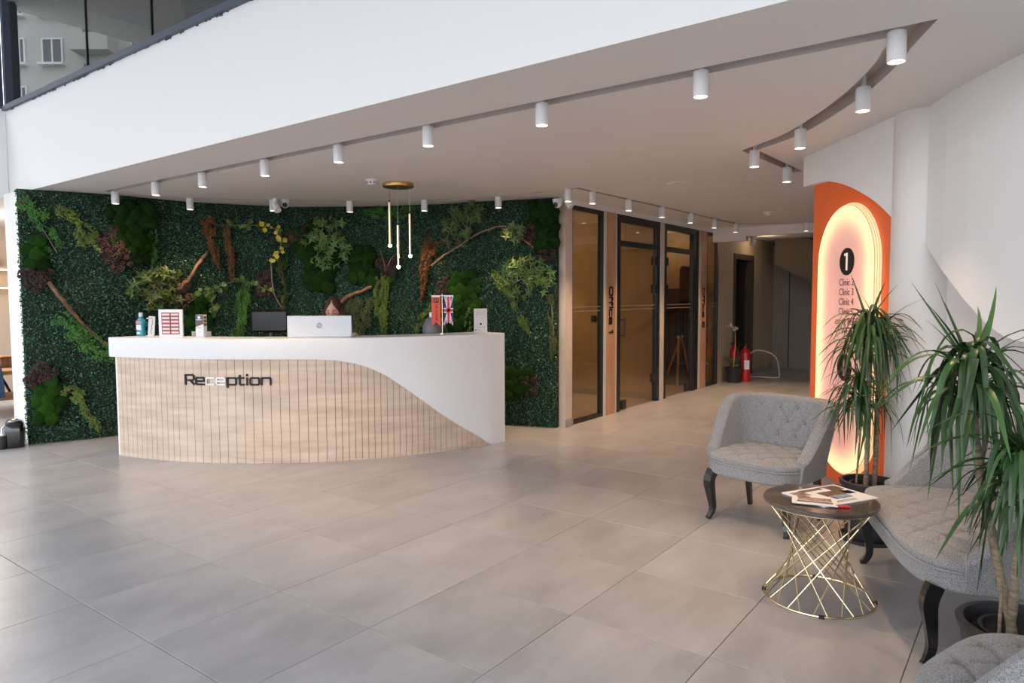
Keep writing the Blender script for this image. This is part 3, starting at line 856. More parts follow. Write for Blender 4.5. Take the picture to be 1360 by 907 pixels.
curls('maroon dried curls below the large moss patch, left half of the plant wall', [(.64, 2.10), (.83, 2.30), (.95, 2.05), (.97, 1.84), (.78, 1.82)])
curls('maroon dried curls at the top of the long left branch', [(.01, 1.78), (.28, 1.80), (.30, 1.66), (.14, 1.58), (.02, 1.66)])
curls('maroon dried curls low at the left edge above the low moss', [(.01, .79), (.24, .85), (.26, .70), (.03, .56)])
curls('brown orange dried curls at the foot of the branch behind the teeth chart', [(1.42, 1.62), (1.60, 1.68), (1.62, 1.40), (1.42, 1.34)], .06, True)
curls('maroon dried curls beside the thin twig left of the monitor', [(2.42, 1.81), (2.58, 1.84), (2.60, 1.54), (2.43, 1.49)])
curls('maroon dried curls left of the star shaped leaves above the monitor', [(2.73, 2.32), (3.0, 2.36), (2.96, 2.14), (2.76, 2.10)])
curls('maroon dried curls at the fork of the branch under the pendant lamp', [(3.92, 1.97), (4.18, 2.0), (4.16, 1.78), (3.96, 1.74)])
curls('maroon dried curls left of the top right moss strip', [(5.79, 2.27), (5.93, 2.31), (5.97, 2.07), (5.82, 2.05)])
curls('maroon dried curls under the top right moss strip', [(5.96, 2.03), (6.19, 2.03), (6.19, 1.90), (5.98, 1.88)])
curls('maroon dried curls above the two table flags', [(4.70, 1.70), (4.88, 1.75), (4.86, 1.52), (4.72, 1.48)])
curls('maroon dried curls low beside the right end of the desk', [(5.80, .60), (5.96, .62), (5.97, .38), (5.82, .38)])
# --- branches
def branch(label, paths, m, name='branch', cat='branch', group=None):
    s0, z0 = paths[0][0][0]
    t = wthing(name, label, cat, s0, z0, group)
    for k, (P, r0, r1) in enumerate(paths):
        pts = catmull([surf(s0, z0, s, z, .055 + .02 * math.sin(i * 1.7)) for i, (s, z) in enumerate(P)], 6)
        n = len(pts)
        pts = [p + Vector((random.uniform(-1, 1), random.uniform(-1, 1), random.uniform(-1, 1))) * r0 * .25 for p in pts]
        rs = [(r0 + (r1 - r0) * i / n) * (1 + .25 * noise.noise(Vector((i * .8, r0 * 100, k)))) for i in range(n)]
        MB().tube(pts, rs, 9).build('limb', m, t, True)
    return t
branch('long brown branch slanting down behind the left end of the desk', [([(.24, 1.68), (.37, 1.48), (.50, 1.28), (.63, 1.11), (.82, .94)], .022, .016)], M['drift'], group='branches on the plant wall')
branch('thick brown branch rising to the hanging rust tassels', [([(1.46, 1.61), (1.60, 1.72), (1.70, 1.87), (1.84, 2.05)], .026, .018)], M['drift'], group='branches on the plant wall')
branch('twisted orange brown forked branch right of the receptionist', [([(3.38, 1.40), (3.57, 1.53), (3.76, 1.60), (3.96, 1.72), (4.05, 1.85)], .026, .016), ([(4.02, 1.82), (4.01, 1.94), (3.96, 2.08)], .012, .006), ([(4.04, 1.85), (4.10, 1.97), (4.18, 2.05)], .010, .005)], M['drift'], group='branches on the plant wall')
branch('long thin branch arching under the right half of the ceiling', [([(4.66, 1.88), (4.83, 2.0), (4.97, 2.09), (5.13, 2.19), (5.29, 2.25), (5.49, 2.30), (5.63, 2.31), (5.77, 2.19), (5.94, 2.06)], .014, .009), ([(5.12, 2.17), (5.11, 2.31), (5.02, 2.42)], .008, .005)], M['twig'], group='branches on the plant wall')
branch('thin forked twig hanging left of the monitor', [([(2.57, 1.93), (2.59, 1.58), (2.69, 1.37), (2.79, 1.12)], .010, .008)], M['twig'], group='branches on the plant wall')
# --- leaves
def star_leaf(m, name='leaf', n=5, inner=.42, L=.05):
    vs = [(0, 0, 0)]; k = n * 2 - 1
    for i in range(k):
        a = R(-65) + R(310) * i / (k - 1)
        r = L if i % 2 == 0 else L * inner
        vs.append((r * math.sin(a - R(90)) * 1.0, r * math.cos(a - R(90)) + .0, -.006 if i % 2 == 0 else .003))
    # fan around the base, double sided thickness comes from a second slightly lower layer
    fs = [(0, i, i + 1) for i in range(1, k)]
    mb = MB(); mb.add(vs, fs)
    me = mb.mesh(name, m); return me
def oval_leaf(m, name='leaf', L=.05, W=.018):
    vs = [(0, 0, 0), (W * .8, L * .3, .004), (W, L * .55, .003), (0, L, -.008), (-W, L * .55, .003), (-W * .8, L * .3, .004), (0, L * .5, -.002)]
    return MB().add(vs, [(0, 1, 6), (1, 2, 6), (2, 3, 6), (3, 4, 6), (4, 5, 6), (5, 0, 6)]).mesh(name, m)
LM = {k: star_leaf(M[k]) for k in ('maple', 'lime', 'olive')}
LO = {k: oval_leaf(M[k]) for k in ('maple', 'lime', 'yellowleaf', 'olive')}
def leaf_cluster(label, cs, cz, hw, hh, n, kinds, mesh, stems=5, droop=True, name='leaf_spray', size=1.3):
    t = wthing(name, label, 'foliage', cs, cz, 'leaf sprays on the plant wall')
    ends = []
    for k in range(stems):
        a = 2 * PI * k / stems + random.uniform(-.3, .3)
        e = (cs + hw * .75 * math.cos(a), cz + hh * .75 * math.sin(a))
        pts = catmull([surf(cs, cz, cs, cz, .03), surf(cs, cz, cs + hw * .35 * math.cos(a), cz + hh * .4 * math.sin(a) + .03, .09), surf(cs, cz, e[0], e[1], .07)], 4)
        MB().tube(pts, .004, 5).build('stem', M['twig'], t)
    for k in range(n):
        a = random.uniform(0, 2 * PI); r = math.sqrt(random.random())
        s = cs + hw * r * math.cos(a); z = cz + hh * r * math.sin(a)
        s = min(s, WLEN - .01)
        p = surf(cs, cz, s, z, random.uniform(.04, .14))
        o = link('leaf', mesh[random.choice(kinds)], t, p, (random.uniform(-.7, .4), random.uniform(-.6, .6), math.atan2(-(s - cs), (z - cz)) + (random.uniform(1.6, 4.6) if droop and random.random() < .7 else random.uniform(-1, 1))))
        q = random.uniform(.75, 1.25) * size; o.scale = (q, q, q)
leaf_cluster('spray of yellow green lobed leaves above the mouthwash bottle', 1.25, 1.62, .30, .25, 75, ['maple', 'lime', 'olive', 'olive'], LM)
leaf_cluster('spray of green star shaped leaves high above the monitor', 3.28, 2.17, .30, .34, 80, ['maple', 'maple', 'lime'], LM)
leaf_cluster('spray of pale green star shaped leaves at the right edge of the plant wall', 5.85, 1.72, .36, .23, 70, ['maple', 'lime', 'maple'], LM)
leaf_cluster('lobed leaves hanging on the left end of the arching thin branch', 4.97, 2.30, .18, .24, 42, ['maple', 'olive'], LM)
leaf_cluster('small upright leaf spray touching the ceiling right of the pendant lamp', 5.21, 2.47, .13, .14, 26, ['maple', 'olive'], LM)
leaf_cluster('small leaf spray on the right part of the arching thin branch', 5.72, 2.24, .14, .12, 20, ['maple', 'olive'], LM)
def vine(label, P, kinds, step=.05, size=1.5, yellow_from=None):
    s0, z0 = P[0]
    t = wthing('ivy_vine', label, 'vine', s0, z0, 'ivy vines on the plant wall')
    pts = catmull([surf(s0, z0, s, z, .07) for s, z in P], 6)
    MB().tube(pts, .005, 5).build('stem', M['twig'], t, True)
    L_ = 0
    for a, b in zip(pts[:-1], pts[1:]):
        L_ += (b - a).length
        while L_ > step:
            L_ -= step
            for _ in range(2):
                k = random.choice(kinds)
                if yellow_from and yellow_from[0] < b.x + s0 < yellow_from[1] and random.random() < .8: k = 'yellowleaf'
                o = link('leaf', LO[k], t, b + Vector((random.uniform(-.02, .02), random.uniform(-.03, .03), random.uniform(0, .03))), (random.uniform(-.6, .3), random.uniform(-.5, .5), random.uniform(0, 6.28)))
                q = random.uniform(.7, 1.2) * size; o.scale = (q * 1.3, q, q)
vine('ivy vine running level from the rust tassels then down past yellow leaves', [(1.92, 2.36), (2.23, 2.37), (2.49, 2.37), (2.68, 2.31), (2.69, 2.11), (2.60, 1.93)], ['maple', 'lime', 'olive'], .055, 1.35, (2.42, 2.9))
vine('ivy vine arching low above the black office chair', [(1.57, 1.45), (1.84, 1.60), (2.13, 1.70), (2.30, 1.69), (2.47, 1.62), (2.60, 1.56)], ['maple', 'olive', 'lime'], .06, 1.3)
vine('short ivy end hanging above the brochure holder', [(1.78, 1.60), (1.86, 1.50), (1.88, 1.34)], ['maple', 'lime'], .035, 1.5)
# --- soft hanging or slanting bunches: one mesh of very small leaves each
def bunch(label, P, w0, w1, n, m, name, cat, leaf=.022, out=.09, hang=False, wide=.35):
    s0, z0 = P[0]
    t = wthing(name, label, cat, s0, z0, 'soft bunches on the plant wall')
    C_ = catmull([(s, z, 0) for s, z in P], 8); nC = len(C_)
    mb = MB()
    tufts = [(random.random(), random.uniform(-1, 1), random.uniform(.3, 1)) for _ in range(max(10, n // 55))]
    for k in range(n):
        tf, ta, to = random.choice(tufts)
        f_ = min(max(tf + random.gauss(0, .035), 0), .999); fi = f_ * (nC - 1); i0 = int(fi); c = C_[i0].lerp(C_[min(i0 + 1, nC - 1)], fi - i0)
        w_ = w0 + (w1 - w0) * f_; w_ *= min(1, 4 * (1 - f_) + .25)
        tgt = C_[min(i0 + 2, nC - 1)] - C_[max(i0 - 1, 0)]
        tg = Vector((tgt.x, tgt.y, 0)).normalized(); nr_ = Vector((-tg.y, tg.x, 0))
        a = ta * .95 + random.gauss(0, .14)
        q_ = c + nr_ * a * w_ * .5 + tg * random.gauss(0, .012)
        s = min(q_.x, WLEN); z = q_.y
        rr_ = random.random()
        p = surf(s0, z0, s, z, .01 + out * to * (1 - .5 * a * a) * (.35 + .65 * rr_))
        d = tg + Vector((random.gauss(0, .5), random.gauss(0, .5), random.uniform(0, .8)))
        if hang: d += Vector((0, -1.0, 0))
        d.normalize(); sd = d.cross(Vector((random.gauss(0, .4), random.gauss(0, .4), 1))).normalized()
        L_ = leaf * random.uniform(.7, 1.4)
        up = sd.cross(d) * L_ * .12
        mb.add([p, p + d * L_ * .5 + sd * L_ * wide + up, p + d * L_, p + d * L_ * .5 - sd * L_ * wide + up], [(0, 1, 2, 3)])
    o = mb.build('foliage', m, t, False, fix=False); o['kind'] = 'stuff'
    st = catmull([surf(s0, z0, s, z, .02) for s, z in P], 5)
    MB().tube(st, .006, 5).build('stem', M['twig'], t)
bunch('rust brown tassel hanging from the branch, the shorter left one', [(1.86, 2.47), (1.87, 2.25), (1.96, 1.88)], .17, .09, 2000, M['rust'], 'hanging_tassel', 'tassel', .013, .10, True, .5)
bunch('rust brown tassel hanging from the branch, the longer right one', [(2.07, 2.36), (2.09, 2.05), (2.11, 1.70)], .12, .08, 1900, M['rust'], 'hanging_tassel', 'tassel', .013, .10, True, .5)
bunch('rust brown tassel hanging alone right of the pendant lamp', [(4.64, 2.20), (4.55, 1.95), (4.50, 1.48)], .24, .05, 3000, M['rust'], 'hanging_tassel', 'tassel', .014, .11, True, .5)
bunch('bright green trailing grass hanging left of the black office chair', [(2.26, 1.74), (2.22, 1.40), (2.12, .95)], .10, .20, 2600, M['bright'], 'trailing_grass', 'foliage', .03, .08, True, .12)
bunch('olive green trailing fern under the forked branch', [(3.95, 1.76), (3.97, 1.45), (3.98, 1.02)], .22, .12, 1900, M['lime'], 'trailing_fern', 'foliage', .036, .10, True, .16)
bunch('dark olive trailing bush right of the receptionist', [(3.68, 1.50), (3.66, 1.25), (3.70, .95)], .36, .26, 2400, M['olive'], 'trailing_bush', 'foliage', .020, .09, True, .35)
bunch('olive trailing strand down the right edge of the plant wall', [(6.13, 1.52), (6.15, 1.1), (6.14, .80)], .12, .06, 1200, M['olive'], 'trailing_fern', 'foliage', .026, .05, True, .2)
bunch('narrow fern strand hanging left of the monitor under the ivy', [(2.66, 1.95), (2.72, 1.65), (2.70, 1.38)], .13, .08, 900, M['olive'], 'trailing_fern', 'foliage', .04, .05, True, .16)
bunch('yellow green slanting sedum bunch near the top left of the plant wall', [(.33, 2.44), (.50, 2.30), (.67, 2.02)], .10, .22, 1500, M['lime'], 'sedum_bunch', 'foliage', .020, .09)
bunch('bright green slanting sedum bunch under the long left branch', [(.33, 1.32), (.49, 1.12), (.80, .84)], .16, .24, 2600, M['bright'], 'sedum_bunch', 'foliage', .020, .10)
bunch('yellow green slanting fern low on the left of the plant wall', [(.30, .56), (.48, .45), (.62, .10)], .12, .14, 1700, M['lime'], 'sedum_bunch', 'foliage', .018, .08)
bunch('loose bright green leaves in the top left corner of the plant wall', [(.03, 2.52), (.17, 2.30), (.33, 1.98)], .18, .22, 900, M['bright'], 'sedum_bunch', 'foliage', .022, .05)
bunch('loose bright green leaves right of the large moss patch', [(1.26, 2.34), (1.24, 2.10), (1.18, 1.90)], .14, .10, 620, M['bright'], 'sedum_bunch', 'foliage', .022, .06)
bunch('yellow green slanting sedum bunch below the right star leaves', [(5.42, 1.76), (5.67, 1.50), (5.87, 1.08)], .10, .12, 1500, M['lime'], 'sedum_bunch', 'foliage', .022, .08)
bunch('bright fern fronds under the ceiling behind the pendant lamp', [(3.75, 2.58), (4.07, 2.52), (4.40, 2.56)], .14, .12, 1100, M['bright'], 'sedum_bunch', 'foliage', .034, .06, False, .12)
bunch('yellow green leaves behind the table sign on the desk', [(5.17, 1.47), (5.12, 1.25), (5.08, 1.05)], .08, .12, 700, M['lime'], 'sedum_bunch', 'foliage', .020, .07)
bunch('yellow olive leaves behind the left table flag', [(4.62, 1.42), (4.50, 1.25), (4.40, 1.05)], .10, .10, 700, M['lime'], 'sedum_bunch', 'foliage', .020, .07)

# ================================================================== RECEPTION DESK
DC = Vector((-2.3174, 9.4276, 0)); RW = 3.09
def dp(th, r, z): a = R(th); return Vector((DC.x + r * math.cos(a), DC.y + r * math.sin(a), z))
desk = thing('reception_desk', 'curved white and pale oak reception desk with vertical slats', 'desk')
ZB = [(-120, .951), (-106, .953), (-94, .951), (-84, .949), (-80, .944), (-76.7, .932), (-73.9, .903), (-71.3, .858), (-68.4, .776), (-65.4, .66), (-62, .521), (-58.4, .372), (-54.6, .235), (-50.5, .103), (-47.6, .0), (-44, .0)]
def zb(th): return float(np.interp(th, [q[0] for q in ZB], [q[1] for q in ZB]))
ths = list(np.linspace(-119.3, -44.1, 110))
TOPZ = 1.135
dm = MB(); rr = []
for th in ths:
    z0 = max(zb(th), .0)
    rr.append([dp(th, RW + .028, z0), dp(th, RW + .030, z0 + .004), dp(th, RW + .030, TOPZ - .006), dp(th, RW + .024, TOPZ), dp(th, 2.70, TOPZ), dp(th, 2.70, 1.09), dp(th, RW - .03, 1.09), dp(th, RW - .03, z0)])
dm.loft(rr, True, True); dm.build('white_front_and_counter', M['deskwhite'], desk, True)
# right end cheek and left end cheek, inner carcass, lower worktop
for th, r1 in ((-44.6, RW + .029), (-118.2, RW - .01)):
    a, b = dp(th - .5, 2.70, 0), dp(th - .5, r1, 0); c, d = dp(th + .5, r1, 0), dp(th + .5, 2.70, 0)
    MB().prism([(a.x, a.y), (b.x, b.y), (c.x, c.y), (d.x, d.y)], 0, 1.095).build('end_panel', M['deskwhite'], desk)
ck = MB(); ck.loft([[dp(th, RW - .035, .01), dp(th, RW - .035, 1.09), dp(th, RW - .07, 1.09), dp(th, RW - .07, .01)] for th in np.linspace(-118.3, -44.3, 60)], True, True)
ck.build('carcass', M['grout'], desk)
ck = MB(); ck.loft([[dp(th, RW - .07, .72), dp(th, RW - .07, .75), dp(th, 2.30, .75), dp(th, 2.30, .72)] for th in np.linspace(-117, -46, 50)], True, True)
ck.build('worktop', M['deskwhite'], desk)
edges = list(np.linspace(-118.0, -104.0, 13)) + list(np.linspace(-104.0, -77.0, 19))[1:] + list(np.linspace(-77.0, -47.4, 28))[1:]
for a, b in zip(edges[:-1], edges[1:]):
    gp = .038
    za, zc = zb(a) + .004, zb(b) + .004
    if max(za, zc) < .02: continue
    r1, r0 = RW, RW - .03
    a2, b2 = a + gp, b - gp
    q = MB()
    fr_ = [dp(a2, r1, .0), dp(b2, r1, .0), dp(b2, r1, max(zc, .005)), dp(a2, r1, za)]
    bk_ = [dp(a2, r0, .0), dp(b2, r0, .0), dp(b2, r0, max(zc, .005)), dp(a2, r0, za)]
    q.loft([bk_, fr_], True, True)
    q.build('slat', M['slat'], desk, fix=True)
# --- lettering from strokes
GL = {
 'R': (1, [[(0, 0), (0, 1), (.85, 1), (1, .88), (1, .58), (.85, .44), (0, .44)], [(.55, .44), (1, 0)]]),
 'e': (.95, [[(.95, 0), (.12, 0), (0, .1), (0, .62), (.12, .72), (.85, .72), (.95, .62), (.95, .36), (0, .36)]]),
 'c': (.9, [[(.9, 0), (.12, 0), (0, .1), (0, .62), (.12, .72), (.9, .72)]]),
 'p': (.95, [[(0, -.26), (0, .72), (.85, .72), (.95, .62), (.95, .1), (.85, 0), (0, 0)]]),
 't': (.62, [[(.14, .98), (.14, .1), (.24, 0), (.58, 0)], [(-.06, .72), (.56, .72)]]),
 'i': (.12, [[(.06, 0), (.06, .70)], [(.06, 1.0), (.06, 1.08)]]),
 'o': (.95, [[(.12, 0), (0, .1), (0, .62), (.12, .72), (.85, .72), (.95, .62), (.95, .1), (.85, 0), (.12, 0)]]),
 'n': (.95, [[(0, 0), (0, .72), (.83, .72), (.95, .6), (.95, 0)]]),
 'O': (1.15, [[(.15, 0), (0, .15), (0, .85), (.15, 1), (1.0, 1), (1.15, .85), (1.15, .15), (1.0, 0), (.15, 0)]]),
 'f': (.5, [[(.08, 0), (.08, .88), (.2, 1), (.5, 1)], [(-.08, .70), (.48, .70)]]),
 '1': (.25, [[(0, .85), (.12, 1), (.25, 1), (.25, 0)]]),
 '2': (.95, [[(0, 1), (.85, 1), (.95, .9), (.95, .62), (.85, .52), (.1, .52), (0, .42), (0, 0), (.95, 0)]]),
 'r': (.5, [[(0, 0), (0, .72), (.5, .72)]]), ' ': (.5, []),
}
def lettering(text, f, size, th, depth, parent, m, mats=None, gap=.3):
    """f(x, y, out) maps lettering coordinates in metres to the world"""
    x = 0
    for k, ch in enumerate(text):
        w_, strokes = GL[ch]
        mb = MB()
        for st in strokes:
            for (a, b), (c, d) in zip(st[:-1], st[1:]):
                ax, ay, bx, by = x + a * size, b * size, x + c * size, d * size
                L_ = math.hypot(bx - ax, by - ay); ux, uy = (bx - ax) / L_ * th / 2, (by - ay) / L_ * th / 2
                ax -= ux * .9; ay -= uy * .9; bx += ux * .9; by += uy * .9
                q = [(ax - uy, ay + ux), (bx - uy, by + ux), (bx + uy, by - ux), (ax + uy, ay - ux)]
                mb.loft([[f(px, py, 0) for px, py in q], [f(px, py, depth) for px, py in q]], True, True)
        if mb.v: mb.build('letter', (mats or {}).get(k, m), parent)
        x += w_ * size + gap * size + (0 if ch != 'i' else 0)
    return x
sgn = thing('reception_sign', 'raised black letters reading Reception on the oak desk front', 'sign')
k_ = 180 / PI / RW
lettering('Reception', lambda x, y, d: dp(-102.35 + x * k_, RW + .002 + d,   .722 + y), .084, .0148, .012, sgn, M['letterblack'], {2: M['chrome'], 3: M['chrome']}, .27)  # c and second e carry the painted reflection
def office_sign(label, t0, ztop, txt):
    t = thing('office_sign', label, 'sign')
    lettering(txt, lambda x, y, d: OW(t0 + y, .042 + d, ztop - x), .085, .018, .008, t, M['blacklac'], None, .26)
office_sign('black letters reading Office 1 running down the nearer oak panel', .91, 1.62, 'Office 1')
office_sign('black letters reading Office 2 running down the farther oak panel', 4.09, 1.63, 'Office 2')

# ================================================================== THINGS ON THE DESK
def textobj(txt, size, M4, m, parent, name='lettering', align='CENTER', extr=.0006):
    cu = bpy.data.curves.new('t', 'FONT'); cu.body = txt; cu.size = size; cu.align_x = align; cu.extrude = extr; cu.resolution_u = 3
    ob = bpy.data.objects.new('t', cu); C.objects.link(ob)
    me = bpy.data.meshes.new_from_object(ob.evaluated_get(bpy.context.evaluated_depsgraph_get()))
    bpy.data.objects.remove(ob); bpy.data.curves.remove(cu)
    me.name = name; me.materials.clear(); me.materials.append(m)
    me.transform(M4)
    return link(name, me, parent)
FRONT = Matrix(((1, 0, 0, 0), (0, 0, -1, 0), (0, 1, 0, 0), (0, 0, 0, 1)))   # text plane facing -Y, reading along +X
TZ = TOPZ + .0005
# mouthwash bottle
t = thing('mouthwash_bottle', 'teal mouthwash bottle with white cap and pink label on the desk', 'bottle', (-3.64, 6.92, TZ), R(-25))
bm1 = MB(); prof = [(0, .042, .026), (.01, .046, .03), (.05, .046, .03), (.055, .041, .026), (.115, .041, .026), (.12, .046, .03), (.155, .042, .028), (.175, .018, .018), (.19, .017, .017)]
bm1.loft([[(a * math.copysign(abs(math.cos(q)) ** .6, math.cos(q)), b * math.copysign(abs(math.sin(q)) ** .6, math.sin(q)), z) for q in np.linspace(0, 2 * PI, 24, endpoint=False)] for z, a, b in prof], True, True)
bm1.build('bottle_body', M['teal'], t, True)
MB().lathe((0, 0, .19), [(.019, 0), (.020, .03), (.018, .04), (0, .04)], 16).build('cap', M['silver'], t, True)
MB().box((0, -.0275, .135), (.07, .006, .026)).build('pink_band', M['pink'], t)
MB().box((0, -.0265, .085), (.066, .006, .05)).build('white_label', M['paper'], t)
MB().box((0, -.031, .03), (.05, .004, .02)).build('blue_band', M['silver'], t)
# second small teal bottle with white pump
t = thing('hand_pump_bottle', 'small teal bottle with white pump half hidden behind the tall white box', 'bottle', (-3.575, 6.99, TZ))
MB().lathe((0, 0, 0), [(0, 0), (.03, 0), (.032, .01), (.032, .12), (.018, .135), (0, .135)], 16).build('bottle_body', M['teal'], t, True)
MB().lathe((0, 0, .135), [(.012, 0), (.012, .02), (0, .02)], 10).tube([(0, 0, .15), (0, 0, .17), (-.04, -.01, .172)], .007, 8).build('pump', M['paper'], t, True)
# white carton leaning
t = thing('toothpaste_carton', 'tall white carton with grey print standing beside the teal bottle', 'carton', (-3.475, 6.80, TZ), R(22))
MB().box((0, 0, .098), (.055, .05, .195), M3=Matrix.Rotation(R(4), 3, 'Y')).build('carton_body', M['paper'], t)
for k in range(3): MB().box((.002 + .007 * (k - 1), -.026, .05 + .045 * k), (.006, .001, .05)).build('print_line', M['hpgrey'], t)
MB().box((-.004, -.0262, .178), (.04, .001, .006)).build('print_line', M['hpgrey'], t)
# framed teeth chart
t = thing('teeth_chart', 'white framed picture of rows of pink gums and teeth', 'picture', (-3.205, 6.63, TZ), R(-6))
MB().box((0, 0, .132), (.235, .018, .264)).build('frame', M['paper'], t)
MB().box((0, -.0095, .132), (.175, .002, .205)).build('picture_sheet', M['inkbrown'], t)
for k in range(6):
    for s_ in (-1, 1):
        z = .132 + (k - 2.5) * .0335
        gr_ = MB().box((s_ * .0435, -.0112, z), (.078, .0015, .026)).build('gum_row', M['pink'], t)
        tb = MB()
        for j in range(6): tb.bevbox((s_ * .0435 + (j - 2.5) * .0118, -.0125, z), (.0105, .002, .013), .0008)
        tb.build('tooth_row', M['toothwhite'], gr_)
# brochure holder
t = thing('brochure_box', 'grey and white printed leaflet box on a small clear stand', 'leaflet box', (-2.935, 6.66, TZ), R(-14))
MB().box((0, 0, .11), (.085, .05, .205)).build('leaflet_stack', M['paper'], t)
cv = MB(); cv.v = [(-.0427, -.0256, .212), (.0427, -.0256, .212), (.0427, -.0256, .13), (-.0427, -.0256, .10)]; cv.f = [(0, 3, 2, 1)]; cv.build('cover_print', M['darkgrey'], t, fix=False)
cv = MB(); cv.v = [(-.0427, -.0258, .10), (.0427, -.0258, .13), (.0427, -.0258, .124), (-.0427, -.0258, .096)]; cv.f = [(0, 3, 2, 1)]; cv.build('cover_stripe', M['bannerred'], t, fix=False)
MB().bevbox((-.002, -.0262, .187), (.026, .001, .024), .0003).build('emblem', M['paper'], t)
MB().box((-.002, -.0262, .165), (.06, .001, .005)).build('print_line', M['paper'], t)
MB().box((-.006, -.0262, .088), (.06, .001, .004)).build('print_line', M['inkblack'], t)
sd = MB()
for k in range(3): sd.box((.0431, 0, .12 + .033 * k), (.001, .042, .026))
sd.build('side_print', M['drift'], t)
MB().box((0, .0, .003), (.15, .09, .006)).box((.07, 0, .03), (.003, .09, .05)).box((-.07, 0, .03), (.003, .09, .05)).box((0, -.03, .052), (.17, .004, .004)).build('stand', M['silver'], t)
# all in one computer seen from behind
t = thing('computer_monitor', 'silver computer seen from behind with a small round mark, in front of the receptionist', 'computer', (-1.79, 6.56, TZ), R(2))
sh_ = MB(); sh_.bevbox((0, 0, .104), (.595, .018, .195), .006); so = sh_.build('shell', M['silver'], t)
MB().bevbox((0, 0, .011), (.575, .026, .020), .004).build('lower_bar', M['silver'], t)
MB().box((0, .010, .112), (.57, .003, .18)).build('screen', M['black'], t)
MB().box((0, .10, .006), (.50, .18, .012)).build('keyboard_deck', M['steel'], t)
ring = MB(); ring.loft([[(.027 * math.cos(a), -.0095 - q, .110 + .027 * math.sin(a)) for a in np.linspace(0, 2 * PI, 28, endpoint=False)] for q in (0, .001)], True, True)
ring.build('round_logo', M['hpgrey'], t)
textobj('hp', .045, Matrix.Translation((0, -.0109, .102)) @ FRONT @ Matrix.Shear('XZ', 4, (0, 0)) @ Matrix.Rotation(0, 4, 'Z'), M['silver'], t, 'logo_letters')
# two small flags on one stand
t = thing('desk_flags', 'small stand with an orange red pennant and a union flag pennant', 'flag', (-.70, 7.10, TZ))
MB().lathe((0, 0, 0), [(0, 0), (.035, 0), (.035, .008), (.006, .014), (.004, .40), (0, .402)], 16).build('pole', M['champ'], t, True)
MB().tube([(-.11, 0, .385), (.11, 0, .385)], .003, 6).build('crossbar', M['paper'], t)
def pennant(x0, x1, m, name):
    z1, z0 = .385, .07; xm = (x0 + x1) / 2
    f = [(x0, z1), (x1, z1), (x1, z0), (xm, z0 + .05), (x0, z0)]
    mb = MB(); mb.loft([[(a, -.002, b) for a, b in f], [(a, .002, b) for a, b in f]], True, False)
    for y in (0, 5): mb.f.append((0 + y, 1 + y, 3 + y)); mb.f.append((1 + y, 2 + y, 3 + y)); mb.f.append((0 + y, 3 + y, 4 + y))
    return mb.build(name, m, t)
pennant(-.108, -.018, M['bannerred'], 'orange_pennant'); pennant(.018, .108, M['flagblue'], 'union_pennant')
MB().box((-.063, -.0028, .378), (.09, .001, .014)).build('white_hem', M['flagwhite'], t)
MB().box((-.063, -.0028, .335), (.052, .001, .045)).build('emblem', M['inkblack'], t)
em = MB(); em.box((-.075, -.0034, .335), (.006, .0006, .028)); em.box((-.063, -.0034, .335), (.006, .0006, .03), M3=Matrix.Rotation(R(35), 3, 'Y')); em.box((-.05, -.0034, .34), (.010, .0006, .018)); em.build('emblem_strokes', M['bannerred'], t)
o = textobj('MR.TAMER', .036, Matrix.Translation((-.071, -.0028, .30)) @ FRONT @ Matrix.Rotation(R(-90), 4, 'Z'), M['inkblack'], t, 'lettering', 'LEFT')
o.scale = (1, 1, 1)
def fq(pts, m, name, d): 
    mb = MB(); mb.loft([[(a, -.002 - d, b) for a, b in pts], [(a, -.002 - d - .0004, b) for a, b in pts]], True, True); mb.build(name, m, t)
cx_ = .063
for (a, b, c_, d_) in ((.018, .385, .063, .235), (.108, .385, .063, .235), (.018, .09, .063, .235), (.108, .09, .063, .235)):
    ux, uz = c_ - a, d_ - b; L_ = math.hypot(ux, uz); nx, nz = -uz / L_, ux / L_
    for w_, m_, nm, dd_ in ((.010, M['flagwhite'], 'white_diagonal', .0004), (.0035, M['red'], 'red_diagonal', .0010)):
        fq([(a + nx * w_ * .7, b + nz * w_), (c_ + nx * w_, d_ + nz * w_), (c_ - nx * w_, d_ - nz * w_), (a - nx * w_ * .2, b - nz * w_)], m_, nm, dd_)
fq([(cx_ - .020, .385), (cx_ + .020, .385), (cx_ + .020, .104), (cx_, .12), (cx_ - .020, .104)], M['flagwhite'], 'white_cross', .0016)
fq([(.018, .26), (.108, .26), (.108, .212), (.018, .212)], M['flagwhite'], 'white_cross', .0016)
fq([(cx_ - .012, .385), (cx_ + .012, .385), (cx_ + .012, .112), (cx_, .12), (cx_ - .012, .112)], M['red'], 'red_cross', .0022)
fq([(.018, .249), (.108, .249), (.108, .223), (.018, .223)], M['red'], 'red_cross', .0022)
MB().box((.063, -.005, .379), (.09, .001, .012)).build('white_hem', M['flagwhite'], t)
